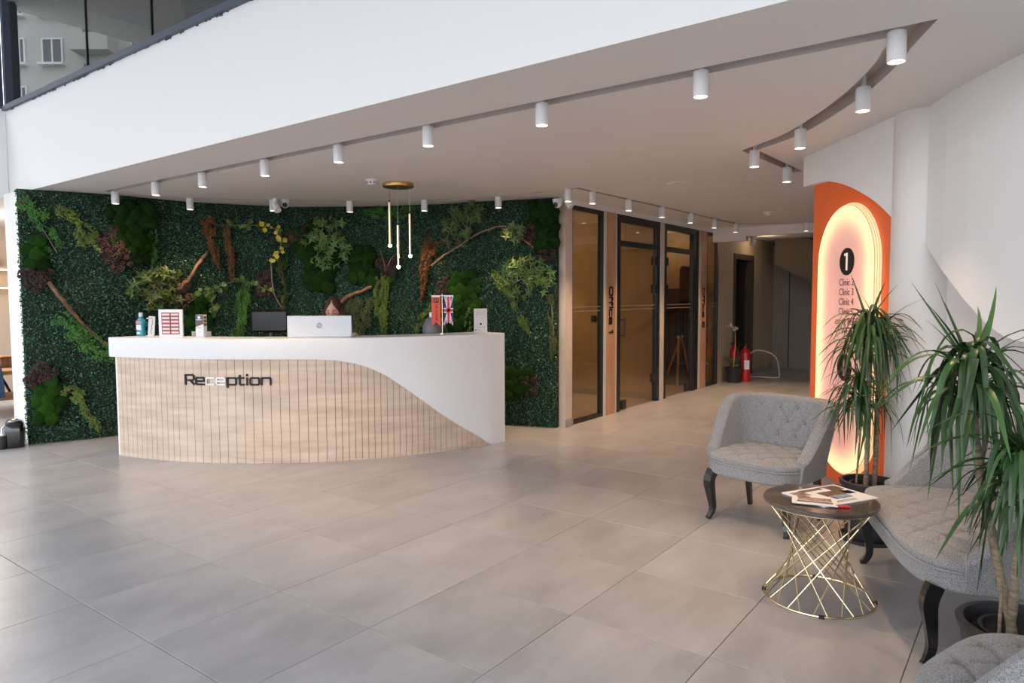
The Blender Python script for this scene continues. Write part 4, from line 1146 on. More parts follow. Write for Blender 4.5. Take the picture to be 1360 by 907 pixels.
# small table sign
t = thing('table_sign', 'white upright table card with small print at the right end of the desk', 'table sign', (-.33, 7.42, TZ), R(30))
MB().box((0, 0, .125), (.155, .004, .245)).build('card', M['paper'], t)
MB().box((0, .015, .003), (.155, .05, .006)).build('foot', M['paper'], t)
textobj('CONTACT US', .017, Matrix.Translation((0, -.0025, .205)) @ FRONT, M['hpgrey'], t)
textobj('follow us on social media', .0115, Matrix.Translation((0, -.0025, .185)) @ FRONT, M['hpgrey'], t)
dk = MB(); dk.lathe((0, 0, 0), [(0, 0), (.012, 0), (.012, .001), (0, .001)], 16)
o = dk.build('round_mark', M['inkblack'], t); o.rotation_euler = (R(90), 0, 0); o.location = (0, -.0025, .085)
MB().box((-.058, -.0024, .022), (.014, .001, .014)).build('corner_mark', M['inkblack'], t)
MB().box((.0, -.0024, .05), (.10, .0008, .003)).box((-.02, -.0024, .02), (.04, .0008, .003)).build('print_line', M['hpgrey'], t)
# grey dispenser behind the flags
t = thing('grey_dispenser', 'rounded grey device with a white cap behind the orange pennant', 'dispenser', (-.82, 7.26, TZ))
MB().lathe((0, 0, 0), [(0, 0), (.10, 0), (.105, .02), (.095, .08), (.07, .14), (.045, .16), (0, .163)], 24).build('body', M['greyplastic'], t, True)
MB().lathe((0, 0, .16), [(.026, 0), (.032, .01), (.032, .045), (.024, .055), (0, .055)], 16).build('cap', M['paper'], t, True)

# ================================================================== OFFICE CHAIRS behind the desk
def office_chair(label, loc, rz, scale_back=1.0):
    t = thing('office_chair', label, 'chair', loc, rz)
    MB().bevbox((0, 0, .47), (.50, .48, .07), .02).build('seat', M['black'], t)
    bk = MB(); bk.loft([[(x, .22 + .05 * (1 - (x / .24) ** 2) + .03 * ((z - .55) / .5), z) for x in np.linspace(-.24, .24, 9)] + [(x, .25 + .05 * (1 - (x / .24) ** 2) + .03 * ((z - .55) / .5), z) for x in np.linspace(.24, -.24, 9)] for z in np.linspace(.55, .55 + .52 * scale_back, 8)], True, True)
    bk.build('backrest', M['black'], t, True)
    if scale_back >= 1:
        MB().bevbox((0, .27, 1.25), (.40, .05, .24), .02).build('headrest', M['black'], t)
        MB().tube([(0, .30, 1.0), (0, .31, 1.2)], .015, 6).build('headrest_post', M['greyplastic'], t)
    MB().lathe((0, 0, .12), [(.03, 0), (.03, .30), (0, .30)], 12).build('gas_post', M['steel'], t, True)
    for k in range(5):
        a = 2 * PI * k / 5
        MB().tube([(0, 0, .13), (.28 * math.cos(a), .28 * math.sin(a), .075)], [.025, .015], 6).build('base_arm', M['black'], t)
        MB().sphere((.28 * math.cos(a), .28 * math.sin(a), .032), .031).build('caster', M['black'], t, True)
    for s_ in (-1, 1):
        MB().tube([(s_ * .22, .05, .45), (s_ * .29, .03, .50), (s_ * .29, .0, .66), (s_ * .28, -.12, .68), (s_ * .28, .14, .68)], .015, 6).build('armrest', M['black'], t)
    return t
office_chair('black high back office chair standing empty left of the monitor', (-2.62, 7.42, 0), R(4))
office_chair('black office chair the receptionist sits on, hidden by the desk', (-1.80, 7.52, 0), R(0), .7)

# ================================================================== RECEPTIONIST
def skin_mesh(name, verts, edges, m, sub=2, extra=None):
    me = bpy.data.meshes.new(name); me.from_pydata([v[:3] for v in verts], edges, [])
    ob = bpy.data.objects.new(name, me); C.objects.link(ob)
    ob.modifiers.new('s', 'SKIN')
    lay = me.skin_vertices[0].data
    for i, v in enumerate(verts):
        r = v[3] if isinstance(v[3], tuple) else (v[3], v[3])
        lay[i].radius = r
    lay[0].use_root = True
    sb = ob.modifiers.new('b', 'SUBSURF'); sb.levels = sub; sb.render_levels = sub
    dg = bpy.context.evaluated_depsgraph_get(); dg.update()
    out = bpy.data.meshes.new_from_object(ob.evaluated_get(dg))
    bpy.data.objects.remove(ob)
    if extra:
        bm = bmesh.new(); bm.from_mesh(out)
        for e in extra: bm.from_mesh(e)
        bm.to_mesh(out); bm.free()
        tmp = bpy.data.objects.new('tmp', out); C.objects.link(tmp)
        rm = tmp.modifiers.new('r', 'REMESH'); rm.mode = 'VOXEL'; rm.voxel_size = .0055
        sm = tmp.modifiers.new('sm', 'SMOOTH'); sm.iterations = 3; sm.factor = .5
        dg = bpy.context.evaluated_depsgraph_get(); dg.update()
        out = bpy.data.meshes.new_from_object(tmp.evaluated_get(dg)); bpy.data.objects.remove(tmp)
    out.name = name; out.materials.clear(); out.materials.append(m)
    out.polygons.foreach_set('use_smooth', [True] * len(out.polygons))
    return out
per = thing('person', 'woman with parted auburn hair and beige top seated looking down behind the monitor', 'person', (-1.855, 7.42, 0))
# joints: facing -Y.  (x, y, z, radius)
J = [(0, .05, .56, (.15, .11)), (0, .03, .72, (.125, .095)), (0, .0, .93, (.14, .10)), (0, -.01, 1.08, (.12, .085)), (0, -.02, 1.16, (.055, .055)), (0, -.045, 1.24, (.05, .05)),
     (.09, .02, .53, (.10, .10)), (.12, -.40, .52, (.065, .065)), (.13, -.38, .12, (.045, .045)), (.13, -.40, .055, (.04, .035)), (.14, -.54, .035, (.04, .028)),
     (-.09, .02, .53, (.10, .10)), (-.12, -.40, .52, (.065, .065)), (-.13, -.38, .12, (.045, .045)), (-.13, -.40, .055, (.04, .035)), (-.14, -.54, .035, (.04, .028)),
     (.185, -.01, 1.085, (.055, .055)), (.25, -.03, .87, (.042, .042)), (.13, -.26, .80, (.032, .032)), (.10, -.33, .80, (.024, .032)), (.09, -.38, .795, (.014, .034)),
     (-.185, -.01, 1.085, (.055, .055)), (-.25, -.03, .87, (.042, .042)), (-.13, -.26, .80, (.032, .032)), (-.10, -.33, .80, (.024, .032)), (-.09, -.38, .795, (.014, .034))]
ED = [(0, 1), (1, 2), (2, 3), (3, 4), (4, 5), (0, 6), (6, 7), (7, 8), (8, 9), (9, 10), (0, 11), (11, 12), (12, 13), (13, 14), (14, 15), (3, 16), (16, 17), (17, 18), (18, 19), (19, 20), (3, 21), (21, 22), (22, 23), (23, 24), (24, 25)]
def head_mesh():
    bm = bmesh.new(); bmesh.ops.create_uvsphere(bm, u_segments=48, v_segments=36, radius=1)
    for v in bm.verts:
        x, y, z = v.co
        X, Y, Z = x * .076, y * .095, z * .118
        if z < 0: X *= 1 - .38 * (-z) ** 1.4; Y *= 1 - .18 * (-z)
        f = max(0, -y)
        Y -= .022 * math.exp(-((x / .14) ** 2 + ((z + .22) / .16) ** 2)) * f * 1.1     # nose
        Y -= .006 * math.exp(-((x / .12) ** 2 + ((z + .02) / .22) ** 2)) * f
        for s_ in (-1, 1):
            Y += .010 * math.exp(-(((x - s_ * .40) / .20) ** 2 + ((z - .02) / .13) ** 2)) * f       # eye sockets
        Y -= .006 * math.exp(-((x / .26) ** 2 + ((z + .52) / .07) ** 2)) * f         # lips
        Y -= .008 * math.exp(-((x / .25) ** 2 + ((z + .85) / .12) ** 2)) * f        # chin
        Y -= .004 * math.exp(-((z - .22) / .10) ** 2) * f
        v.co = (X, Y, Z)
    for s_ in (-1, 1):
        r = bmesh.ops.create_uvsphere(bm, u_segments=10, v_segments=8, radius=1)
        for v in r['verts']: v.co = Vector((v.co.x * .010 + s_ * .078, v.co.y * .018 + .008, v.co.z * .030 - .010))
    me = bpy.data.meshes.new('h'); bm.to_mesh(me); bm.free(); return me
HM = Matrix.Translation((0, -.075, 1.368)) @ Matrix.Rotation(R(16), 4, 'X') @ Matrix.Scale(1.1, 4)
hm = head_mesh(); hm.transform(HM)
hands = []
for s_ in (-1, 1):
    base = Vector((s_ * .09, -.39, .795))
    for k in range(4):
        L_ = (.062, .070, .066, .052)[k]; x = base.x + (k - 1.5) * .019
        q = MB(); q.tube([(x, -.375, .797), (x, -.375 - L_ * .6, .803), (x, -.375 - L_ * 1.05, .785), (x, -.375 - L_ * 1.25, .770)], [.0095, .0088, .0082, .006], 8)
        hands.append(q.mesh('f', M['skin']))
    q = MB(); q.tube([(s_ * .062, -.335, .798), (s_ * .040, -.365, .792), (s_ * .036, -.395, .782)], [.012, .010, .007], 8); hands.append(q.mesh('f', M['skin']))
body = skin_mesh('body', J, ED, M['skin'], 2, [hm] + hands)
link('body', body, per)
# clothes: slightly larger skins over torso and arms, legs
TJ_ = [(0, .05, .60, (.165, .125)), (0, .03, .72, (.145, .115)), (0, .0, .92, (.158, .118)), (0, -.01, 1.075, (.138, .105)), (0, -.015, 1.125, (.072, .07)),
       (.185, -.01, 1.085, (.072, .072)), (.25, -.03, .87, (.058, .058)), (.14, -.24, .80, (.044, .044)), (-.185, -.01, 1.085, (.072, .072)), (-.25, -.03, .87, (.058, .058)), (-.14, -.24, .80, (.044, .044))]
link('knit_top', skin_mesh('knit_top', TJ_, [(0, 1), (1, 2), (2, 3), (3, 4), (3, 5), (5, 6), (6, 7), (3, 8), (8, 9), (9, 10)], M['knit']), per)
LJ = [(0, .05, .585, (.16, .125)), (.09, .02, .545, (.11, .108)), (.12, -.40, .53, (.078, .078)), (.13, -.38, .12, (.058, .058)), (-.09, .02, .545, (.11, .108)), (-.12, -.40, .53, (.078, .078)), (-.13, -.38, .12, (.058, .058))]
link('trousers', skin_mesh('trousers', LJ, [(0, 1), (1, 2), (2, 3), (0, 4), (4, 5), (5, 6)], M['trouser']), per)
for s_ in (-1, 1):
    q = MB(); q.loft([[(s_ * .135 + r * math.cos(a) * .8, -.45 + r * math.sin(a) * 1.9, z) for a in np.linspace(0, 2 * PI, 16, endpoint=False)] for z, r in ((0, .052), (.03, .054), (.06, .045), (.075, .02))], True, True)
    q.build('shoe', M['black'], per, True)
hr = MB()
def hp(a, e, r=1.0): return HM @ Vector((r * .083 * math.cos(e) * math.sin(a), -r * .101 * math.cos(e) * math.cos(a), r * .124 * math.sin(e)))
rings = []
for e in np.linspace(R(89), R(-50), 16):
    a0 = R(10) if e > R(50) else R(10) + (R(50) - e) * .95
    rings.append([hp(a, e, 1.02 + .02 * math.sin(a * 14)) for a in np.linspace(a0, 2 * PI - a0, 40)] + [hp(a, e, .86) for a in np.linspace(2 * PI - a0, a0, 40)])
hr.loft(rings, True, True)
for s_ in (-1, 1):
    for k in range(9):
        b_ = Vector((s_ * (.070 + .003 * k), -.105 + .018 * k, 1.42 - .008 * k))
        hr.tube([b_, b_ + Vector((s_ * .022, -.012 + .003 * k, -.08)), b_ + Vector((s_ * .020, .0, -.20)), b_ + Vector((s_ * .016, .02, -.33))], [.010, .013, .012, .004], 6)
hr.build('hair', M['hair'], per, True)
for s_ in (-1, 1):
    c = HM @ Vector((s_ * .030, -.0835, .004))
    MB().sphere(c, (.0125, .006, .008)).build('eyelid', mat('eyelid', (.42, .20, .15), .5), per, True)
    MB().tube([HM @ Vector((s_ * .044, -.080, .026)), HM @ Vector((s_ * .030, -.089, .031)), HM @ Vector((s_ * .015, -.092, .027))], .003, 6).build('eyebrow', M['hair'], per)
    MB().tube([HM @ Vector((s_ * .042, -.082, -.003)), HM @ Vector((s_ * .030, -.0905, -.005)), HM @ Vector((s_ * .018, -.088, -.002))], .0018, 5).build('eyelash', M['hair'], per)
MB().sphere(HM @ Vector((0, -.086, -.062)), (.022, .006, .007)).build('lips', M['pink'], per, True)

# ================================================================== CEILING THINGS
def spotlight_proto():
    t = thing('ceiling_spotlight', '', 'spotlight', (0, 0, HC))
    MB().lathe((0, 0, 0), [(0, .06), (.012, .06), (.012, -.002), (.036, -.002), (.038, -.006), (.038, -.125), (.034, -.128), (.033, -.118)], 28).build('housing', M['spotwhite'], t, True)
    MB().lathe((0, 0, 0), [(.033, -.122), (0, -.122)], 24).build('lens', M['lens'], t)
    return t
sp0 = spotlight_proto()
SPL = []
rowA = [(-4.14, 7.45), (-3.42, 6.86), (-2.755, 6.37), (-1.999, 5.80), (-1.267, 5.25), (-.545, 4.70), (.179, 4.16), (.945, 3.585), (1.64, 3.07)]
for k, (x, y) in enumerate(rowA):
    ordn = ['leftmost', 'second from the left', 'third from the left', 'fourth from the left', 'middle', 'fourth from the right', 'third from the right', 'second from the right', 'rightmost and largest looking'][k]
    SPL.append((x, y, 'white cylinder spotlight, %s in the long straight front ceiling row' % ordn, 'spotlights in the straight front row'))
for (x, y), l in zip([(1.895, 3.87), (1.945, 4.82), (1.87, 5.50), (2.40, 6.22)], ['nearest one in the curved slot', 'middle one of the curved slot', 'at the far corner of the curved slot', 'in the short slot next to the orange sign wall']):
    SPL.append((x, y, 'white cylinder spotlight, ' + l, 'spotlights in the curved slot'))
for (x, y), l in zip([(-3.59, 7.957), (-2.72, 8.12), (-1.87, 8.24), (-1.0, 8.18), (-.145, 7.93), (.59, 7.42)], ['leftmost before the plant wall', 'beside the dome camera above the plant wall', 'above the star leaves before the plant wall', 'right of the pendant lamp before the plant wall', 'second from the right before the plant wall', 'above the white camera pair at the office corner']):
    SPL.append((x, y, 'white cylinder spotlight, ' + l, 'spotlights along the plant wall'))
for (x, y), l in zip([(.864, 7.60), (1.351, 8.22), (1.883, 8.92), (2.418, 9.62), (2.941, 10.31), (3.47, 11.0), (4.497, 10.85)], ['nearest in the corridor row', 'second in the corridor row', 'third in the corridor row', 'fourth in the corridor row', 'fifth in the corridor row', 'at the far corner of the corridor row', 'alone before the far beam beside the orange wall']):
    SPL.append((x, y, 'white cylinder spotlight, ' + l, 'spotlights along the offices'))
SPL += [(OW(1.1, -.9).x, OW(1.1, -.9).y, 'white cylinder spotlight inside the first office, nearer one', 'spotlights inside the offices'), (OW(1.9, -1.6).x, OW(1.9, -1.6).y, 'white cylinder spotlight inside the first office, farther one', 'spotlights inside the offices'), (OW(3.3, -1.2).x, OW(3.3, -1.2).y, 'white cylinder spotlight inside the second office', 'spotlights inside the offices')]
for k, (x, y, l, g) in enumerate(SPL):
    o = sp0 if k == 0 else dup(sp0)
    o.location = (x, y, HC); o['label'] = l; o['group'] = g
    ld = bpy.data.lights.new('spot_beam', 'SPOT'); ld.energy = 44 if 'offices' in g and 'inside' not in g else (9 if 'curved' in g else 20); ld.color = (1, .66, .38); ld.spot_size = R(75); ld.spot_blend = .6; ld.shadow_soft_size = .03
    lo = bpy.data.objects.new('spot_beam', ld); C.objects.link(lo); lo.parent = o; lo.location = (0, 0, -.135)
# smoke detectors
for (x, y), l in (((-1.326, 6.77), 'white smoke detector left of the pendant lamp'), ((3.401, 9.44), 'white smoke detector on the corridor ceiling')):
    t = thing('smoke_detector', l, 'smoke detector', (x, y, HC))
    MB().lathe((0, 0, 0), [(.055, 0), (.055, -.018), (.048, -.022), (.044, -.042), (.025, -.052), (0, -.052)], 24).build('housing', M['spotwhite'], t, True)
    for k in range(8):
        a = 2 * PI * k / 8; MB().box((.046 * math.cos(a), .046 * math.sin(a), -.031), (.006, .016, .010), a).build('vent', M['darkgrey'], t)
t = thing('ceiling_speaker', 'flat round white ceiling disc above the office doors', 'ceiling speaker', (1.635, 7.05, HC))
MB().lathe((0, 0, 0), [(.10, 0), (.10, -.008), (.09, -.012), (0, -.014)], 32).build('grille', M['warmwhite'], t, True)
# cameras
def dome(label, loc, rz):
    t = thing('dome_camera', label, 'security camera', loc, rz)
    MB().lathe((0, 0, 0), [(.055, 0), (.055, -.03), (.05, -.035)], 24).build('base', M['spotwhite'], t, True)
    MB().sphere((0, 0, -.05), .046, 20, 14).build('ball', M['spotwhite'], t, True)
    MB().sphere((0, -.026, -.060), .029, 16, 12).build('lens', M['blacklac'], t, True)
dome('white dome camera with black lens at the ceiling edge left of the star leaves', (-2.58, 8.12, HC), R(15))
t = thing('bullet_camera', 'white tilted bullet camera beside the dome camera above the plant wall', 'security camera', (-2.655, 8.02, HC))
MB().tube([(0, 0, 0), (0, 0, -.04)], .03, 14).build('mount', M['spotwhite'], t, True)
MB().tube([(-.02, .02, -.05), (.035, -.03, -.14)], .04, 16).build('barrel', M['spotwhite'], t, True)
dome('white wall camera at the corner of the offices, left one of the pair', (.50, 7.72, HC - .06), R(-40))
MB_ = thing('bullet_camera', 'white camera at the corner of the offices, right one of the pair', 'security camera', (.60, 7.78, HC - .05))
MB().tube([(0, 0, .05), (0, 0, -.01)], .035, 14).build('mount', M['spotwhite'], MB_, True)
MB().tube([(-.01, .0, -.0), (.05, -.03, -.09)], .04, 16).build('barrel', M['spotwhite'], MB_, True)
t = thing('bullet_camera', 'small white camera under the beam at the dark doorway', 'security camera', (4.10, 12.1, 2.50))
MB().tube([(-.07, .3, .10), (-.07, .1, .05), (0, 0, 0)], .02, 10).build('mount', M['spotwhite'], t, True)
MB().tube([(.04, .02, .06), (-.01, -.06, -.12)], .045, 16).build('barrel', M['spotwhite'], t, True)
# pendant lamp
t = thing('pendant_lamp', 'round brass ceiling plate with three hanging brass tube lights', 'pendant lamp', (-1.11, 7.0, HC))
MB().lathe((0, 0, 0), [(0, 0), (.15, 0), (.152, -.006), (.152, -.034), (.147, -.04), (0, -.04)], 40).build('ceiling_plate', M['gold'], t, True)
for (x, y, z1, z0) in ((-.085, -.02, 2.455, 2.02), (.0, -.05, 2.225, 1.81), (.108, .01, 2.345, 1.92)):
    MB().tube([(x, y, -.04), (x, y, z1 - HC)], .0018, 5).build('cord', M['black'] if x < 0 else M['silver'], t)
    q = MB().tube([(x, y, z1 - HC - .02), (x, y, z0 - HC)], .014, 16).build('tube_shade', M['champ'], t, True)
    MB().tube([(x, y, z1 - HC), (x, y, z1 - HC - .025)], .009, 10).build('tube_cap', M['black'], t, True)
    MB().sphere((x, y, z0 - HC - .008), .018, 14, 10).build('bulb', mat('bulb_glow', (1, 1, 1), .5, emit=(1, .88, .65), emit_s=14), t, True)

# ================================================================== LIT SIGN on the orange wall
t = thing('directory_sign', 'tall arched backlit pink sign listing clinics on the orange wall', 'sign')
YC, HWd, ZT, ZBt = 5.115, .435, 2.165, .19
def stad(hw, zt, zb_, n=28):
    P = []
    for k in range(n + 1):
        a = PI * k / n; P.append((YC + hw * math.cos(a), zt - hw + hw * math.sin(a)))
    for k in range(n + 1):
        a = PI + PI * k / n; P.append((YC + hw * math.cos(a), zb_ + hw + hw * math.sin(a)))
    return P
def glow_mat():
    m = bpy.data.materials.new('sign_glow'); m.use_nodes = True; nt = m.node_tree; b = nt.nodes['Principled BSDF']
    b.inputs['Base Color'].default_value = (.50, .26, .23, 1); b.inputs['Roughness'].default_value = .35
    at = nd(nt, 'ShaderNodeAttribute'); at.attribute_name = 'edge'
    cr = nd(nt, 'ShaderNodeValToRGB'); e = cr.color_ramp.elements
    e[0].position = 0; e[0].color = (1.0, .74, .34, 1); e[1].position = 1; e[1].color = (.60, .32, .28, 1)
    x = cr.color_ramp.elements.new(.22); x.color = (1.0, .66, .34, 1)
    x = cr.color_ramp.elements.new(.45); x.color = (.86, .45, .34, 1)
    nt.links.new(at.outputs['Fac'], cr.inputs[0]); nt.links.new(cr.outputs[0], b.inputs['Emission Color'])
    c2 = nd(nt, 'ShaderNodeMapRange'); c2.interpolation_type = 'SMOOTHSTEP'; c2.inputs['From Max'].default_value = .55; c2.inputs['To Min'].default_value = 1.25; c2.inputs['To Max'].default_value = .62
    nt.links.new(at.outputs['Fac'], c2.inputs['Value']); nt.links.new(c2.outputs[0], b.inputs['Emission Strength'])
    return m
# stepped translucent layers, from the wall outwards
joint_m = mat('layer_joint_tan', (.60, .36, .2), .5, emit=(1, .5, .2), emit_s=.28)
layer_m = mat('warm_translucent_layer', (.85, .72, .55), .4, emit=(1.0, .62, .30), emit_s=.75)
for k, (hw, o0, o1) in enumerate(((.435, .0, .013), (.429, .013, .026), (.423, .026, .039))):
    P = stad(hw, ZT - (.435 - hw), ZBt + (.435 - hw))
    q = MB(); q.loft([[SW(y, z, o0 + .001) for y, z in P], [SW(y, z, o1 - .003) for y, z in P]], True, True); q.build('side_layer', layer_m, t)
    q = MB(); P2 = stad(hw - .004, ZT - (.439 - hw), ZBt + (.439 - hw)); q.loft([[SW(y, z, o1 - .003) for y, z in P2], [SW(y, z, o1 + .001) for y, z in P2]], True, True); q.build('layer_joint', joint_m, t)
# front face as nested rings so that the lit edge falls off towards the centre
q = MB(); ins = [0, .015, .03, .05, .075, .10, .13, .17, .22, .28, .34, .405]
rings = []
vals = []
for d in ins:
    P = stad(.415 - d, ZT - .02 - d, ZBt + .02 + d)
    rings.append([SW(y, z, .0425) for y, z in P]); vals += [d / .405] * len(P)
q.loft(rings, True, False); n0 = len(P); q.f.append(tuple(range(len(q.v) - n0, len(q.v))))
o = q.build('front_face', glow_mat(), t, fix=False)
at = o.data.attributes.new('edge', 'FLOAT', 'POINT'); at.data.foreach_set('value', vals[:len(o.data.vertices)])
# dark discs and lettering; sign text reads from far (left) to near (right)
TM = Matrix((( 0, 0, -1, 0), (-1, 0, 0, 0), (0, 1, 0, 0), (0, 0, 0, 1)))
def stxt(s, y, z, size, m, bold=0): return textobj(s, size, Matrix.Translation(SW(y, z, .0445)) @ TM, m, t)
for z in (1.745, .985):
    q = MB(); q.loft([[SW(YC - .05 + .105 * math.cos(a), z + .098 * math.sin(a), o_) for a in np.linspace(0, 2 * PI, 32, endpoint=False)] for o_ in (.043, .047)], True, True); q.build('floor_disc', M['inkblack'], t)
q = MB(); q.box(SW(YC - .055, 1.745, .049), (.003, .022, .125)); q.box(SW(YC - .035, 1.795, .049), (.003, .035, .016)); q.build('numeral', mat('pale_numeral', (.8, .65, .58), .5, emit=(.9, .6, .5), emit_s=.5), t)
q = MB(); q.box(SW(YC - .05, .985, .049), (.003, .022, .12)); q.build('numeral', M['pink'], t)
yy = YC - .05
for s, z in (('Clinic 2', 1.575), ('Clinic 3', 1.505), ('Clinic 4', 1.435), ('Clinic 5', 1.365), ('Resting Room', 1.295), ('WC', 1.225), ('Photo Studio', .80)):
    stxt(s, yy, z, .072, M['inkbrown'])

# ================================================================== ARMCHAIRS AND LOVESEAT
def sgnp(v, p): return math.copysign(abs(v) ** p, v)
def tuft_chair(name, label, cat, W_, D_, loc, ang, group=None, nb=2, legs_x=None):
    """front faces local +Y; ang = world angle of the facing direction"""
    t = thing(name, label, cat, loc, ang - PI / 2, group)
    hw, hd = W_ / 2, D_ / 2
    sh, bh = .455, .785
    ex = .55 if W_ < .9 else .42
    px = .165
    def plan(a, k=1.0, ins=0.0):
        x = (hw - ins) * sgnp(math.cos(a), ex) * k; y = (hd - ins) * sgnp(math.sin(a), ex * (1.25 if math.sin(a) > 0 else 1)) * k
        return x, y
    # angles spaced evenly by arc length, so that folds stay crisp
    da = np.linspace(0, 2 * PI, 1601); pp = np.array([plan(a) for a in da]); cl = np.r_[0, np.cumsum(np.hypot(*np.diff(pp, axis=0).T))]
    ang_ = list(np.interp(np.linspace(0, cl[-1], 170, endpoint=False), cl, da))
    # lower band
    q = MB(); q.loft([[(*plan(a, 1, i_), z) for a in ang_] for z, i_ in ((.315, .05), (.318, .012), (.33, .0), (.395, -.004), (.402, .004))], True, True)
    q.build('seat_band', M['fabric'], t, True)
    q = MB(); pts = [Vector((*plan(a, 1, -.004), .403)) for a in ang_]; q.tube(pts + [pts[0]], .0055, 6, False); q.build('piping', M['fabric'], t, True)
    # cushion with diamond tufting
    q = MB(); rings = []
    KR = [0, .12, .25, .38, .5, .62, .74, .84, .91, .96, .99, 1.0]
    def dimple(x, y):
        a = x / px; b = (y + .03) / px
        p_, q_ = (a + b) / 1.0, (a - b) / 1.0
        fp, fq_ = p_ - round(p_), q_ - round(q_)
        g = .009 * math.exp(-(fp / .07) ** 2) + .009 * math.exp(-(fq_ / .07) ** 2)
        return g + .012 * math.exp(-(fp * fp + fq_ * fq_) / .03)
    rings.append([(*plan(a, 1, .002), .403) for a in ang_]); rings.append([(*plan(a, 1, -.006), .420) for a in ang_]); rings.append([(*plan(a, 1, -.002), .440) for a in ang_])
    nr = 60
    for i in range(1, nr):
        k = 1 - (i / nr) ** 1.1
        rings.append([(lambda x, y: (x, y, sh + .020 * (1 - k ** 5) - .014 * (k ** 8) - dimple(x, y) * min(1, (1 - k) * 5)))(*plan(a, k)) for a in ang_])
    q.loft(rings, True, True); q.build('seat_cushion', M['fabric'], t, True)
    # wrap-around back
    nT, nS = 190, 64
    th0 = R(-22) if W_ < .9 else R(-12)
    bt = MB(); rr = []
    def bpath(a): return (hw - .015) * sgnp(math.cos(a), ex), (hd - .01) * sgnp(-math.sin(a), ex)
    da = np.linspace(th0, PI - th0, 1601); pp = np.array([bpath(a) for a in da]); cl = np.r_[0, np.cumsum(np.hypot(*np.diff(pp, axis=0).T))]
    aa_ = np.interp(np.linspace(0, cl[-1], nT + 1), cl, da)
    for i in range(nT + 1):
        f_ = i / nT; a = float(aa_[i])     # from the right front, round the back, to the left front
        c, s_ = math.cos(a), -math.sin(a)
        ex2 = ex
        x, y = (hw - .015) * sgnp(c, ex2), (hd - .01) * sgnp(s_, ex2)
        xn, yn = sgnp(c, 2 - ex2) / hw, sgnp(s_, 2 - ex2) / hd; ln_ = math.hypot(xn, yn) or 1; xn /= ln_; yn /= ln_
        e_ = min(1, (1 - abs(2 * f_ - 1)) / (.52 if W_ < .9 else .42)); e_ = e_ * e_ * (3 - 2 * e_)
        top = .445 + (bh - .445) * (e_ ** .72) + (.04 * math.sin(PI * f_) if W_ > .9 else .0)
        prof = []
        th_ = .042
        for j in range(nS + 1):                     # inner face up, over the top, outer face down
            g = j / nS
            if g < .45:
                zz_ = .40 + (top - .40) * g / .45; off = -th_
                if .0 < f_ < 1 and zz_ > sh:
                    A_ = x / .062; B_ = (zz_ - .635) / .095
                    p_, q_ = (A_ + B_) / 2, (A_ - B_) / 2
                    fp, fq_ = p_ - round(p_), q_ - round(q_)
                    wv = max(0, 1 - (abs(x) / (hw * .66)) ** 10) * (1 if y < 0 else 0) * max(0, min(1, (top - zz_) / .05))
                    dm_ = .007 * (math.exp(-(fp / .10) ** 2) + math.exp(-(fq_ / .10) ** 2)) + .008 * math.exp(-(fp * fp + fq_ * fq_) / .02)
                    off += (dm_ - .006) * wv
            elif g < .55:
                b_ = (g - .45) / .10 * PI; zz_ = top + .026 * math.sin(b_); off = -th_ * math.cos(b_)
            else:
                zz_ = top - (top - .33) * (g - .55) / .45; off = th_ * (1 - .5 * (g - .55) / .45)
            lean = .10 * max(0, zz_ - .42) * (1.3 if W_ < .9 else 1.0)
            prof.append((x + xn * (off + lean), y + yn * (off + lean), zz_))
        rr.append(prof)
    bt.loft(rr, True, True); bko = bt.build('backrest', M['fabric'], t, True)
    # buttons on the inner back
    for z, odd in ((.54, 1), (.635, 0), (.73, 1)):
        for cc in range(-nb, nb + 1):
            if abs(cc) % 2 != odd: continue
            bx_ = cc * .062
            if abs(bx_) > hw * .62: continue
            a = math.acos(sgnp(bx_ / (hw - .015), 1 / ex)); x, y = bpath(a)
            xn, yn = sgnp(math.cos(a), 2 - ex) / hw, sgnp(-math.sin(a), 2 - ex) / hd; ln_ = math.hypot(xn, yn); xn /= ln_; yn /= ln_
            o_ = -.042 + .004 + .10 * (z - .42) * (1.3 if W_ < .9 else 1.0)
            MB().sphere((x + xn * o_, y + yn * o_, z), .0105, 10, 6).build('button', M['fabric'], bko, True)
    # legs: cabriole in front, raked at the back
    lx = legs_x or hw - .065
    for s_ in (-1, 1):
        P = catmull([(s_ * lx, hd - .075, .33), (s_ * (lx + .012), hd - .050, .26), (s_ * (lx + .004), hd - .062, .16), (s_ * (lx - .004), hd - .070, .07), (s_ * (lx + .010), hd - .048, .012), (s_ * (lx + .014), hd - .042, 0)], 4)
        n_ = len(P); rs = [float(np.interp(i / n_, [0, .2, .45, .75, 1], [.040, .040, .028, .019, .024])) for i in range(n_)]
        MB().tube(P, rs, 4, sq=True).build('leg', M['blacklac'], t)
        P = [(s_ * (lx - .02), -hd + .09, .34), (s_ * (lx - .015), -hd + .08, .17), (s_ * (lx - .01), -hd + .045, 0)]
        MB().tube(P, [.028, .024, .019], 4, sq=True).build('leg', M['blacklac'], t)
    return t
tuft_chair('armchair', 'grey tufted tub armchair with black curved legs standing before the orange sign', 'armchair', .66, .60, (1.70, 4.66, 0), R(222), 'grey tufted seats')
tuft_chair('loveseat', 'wide grey tufted loveseat with black legs against the white wall', 'sofa', 1.24, .66, (2.10, 3.26, 0), R(165), 'grey tufted seats', 8)
tuft_chair('armchair', 'grey tufted armchair seen only partly in the bottom right corner', 'armchair', .66, .60, (1.46, 1.80, 0), R(125), 'grey tufted seats')

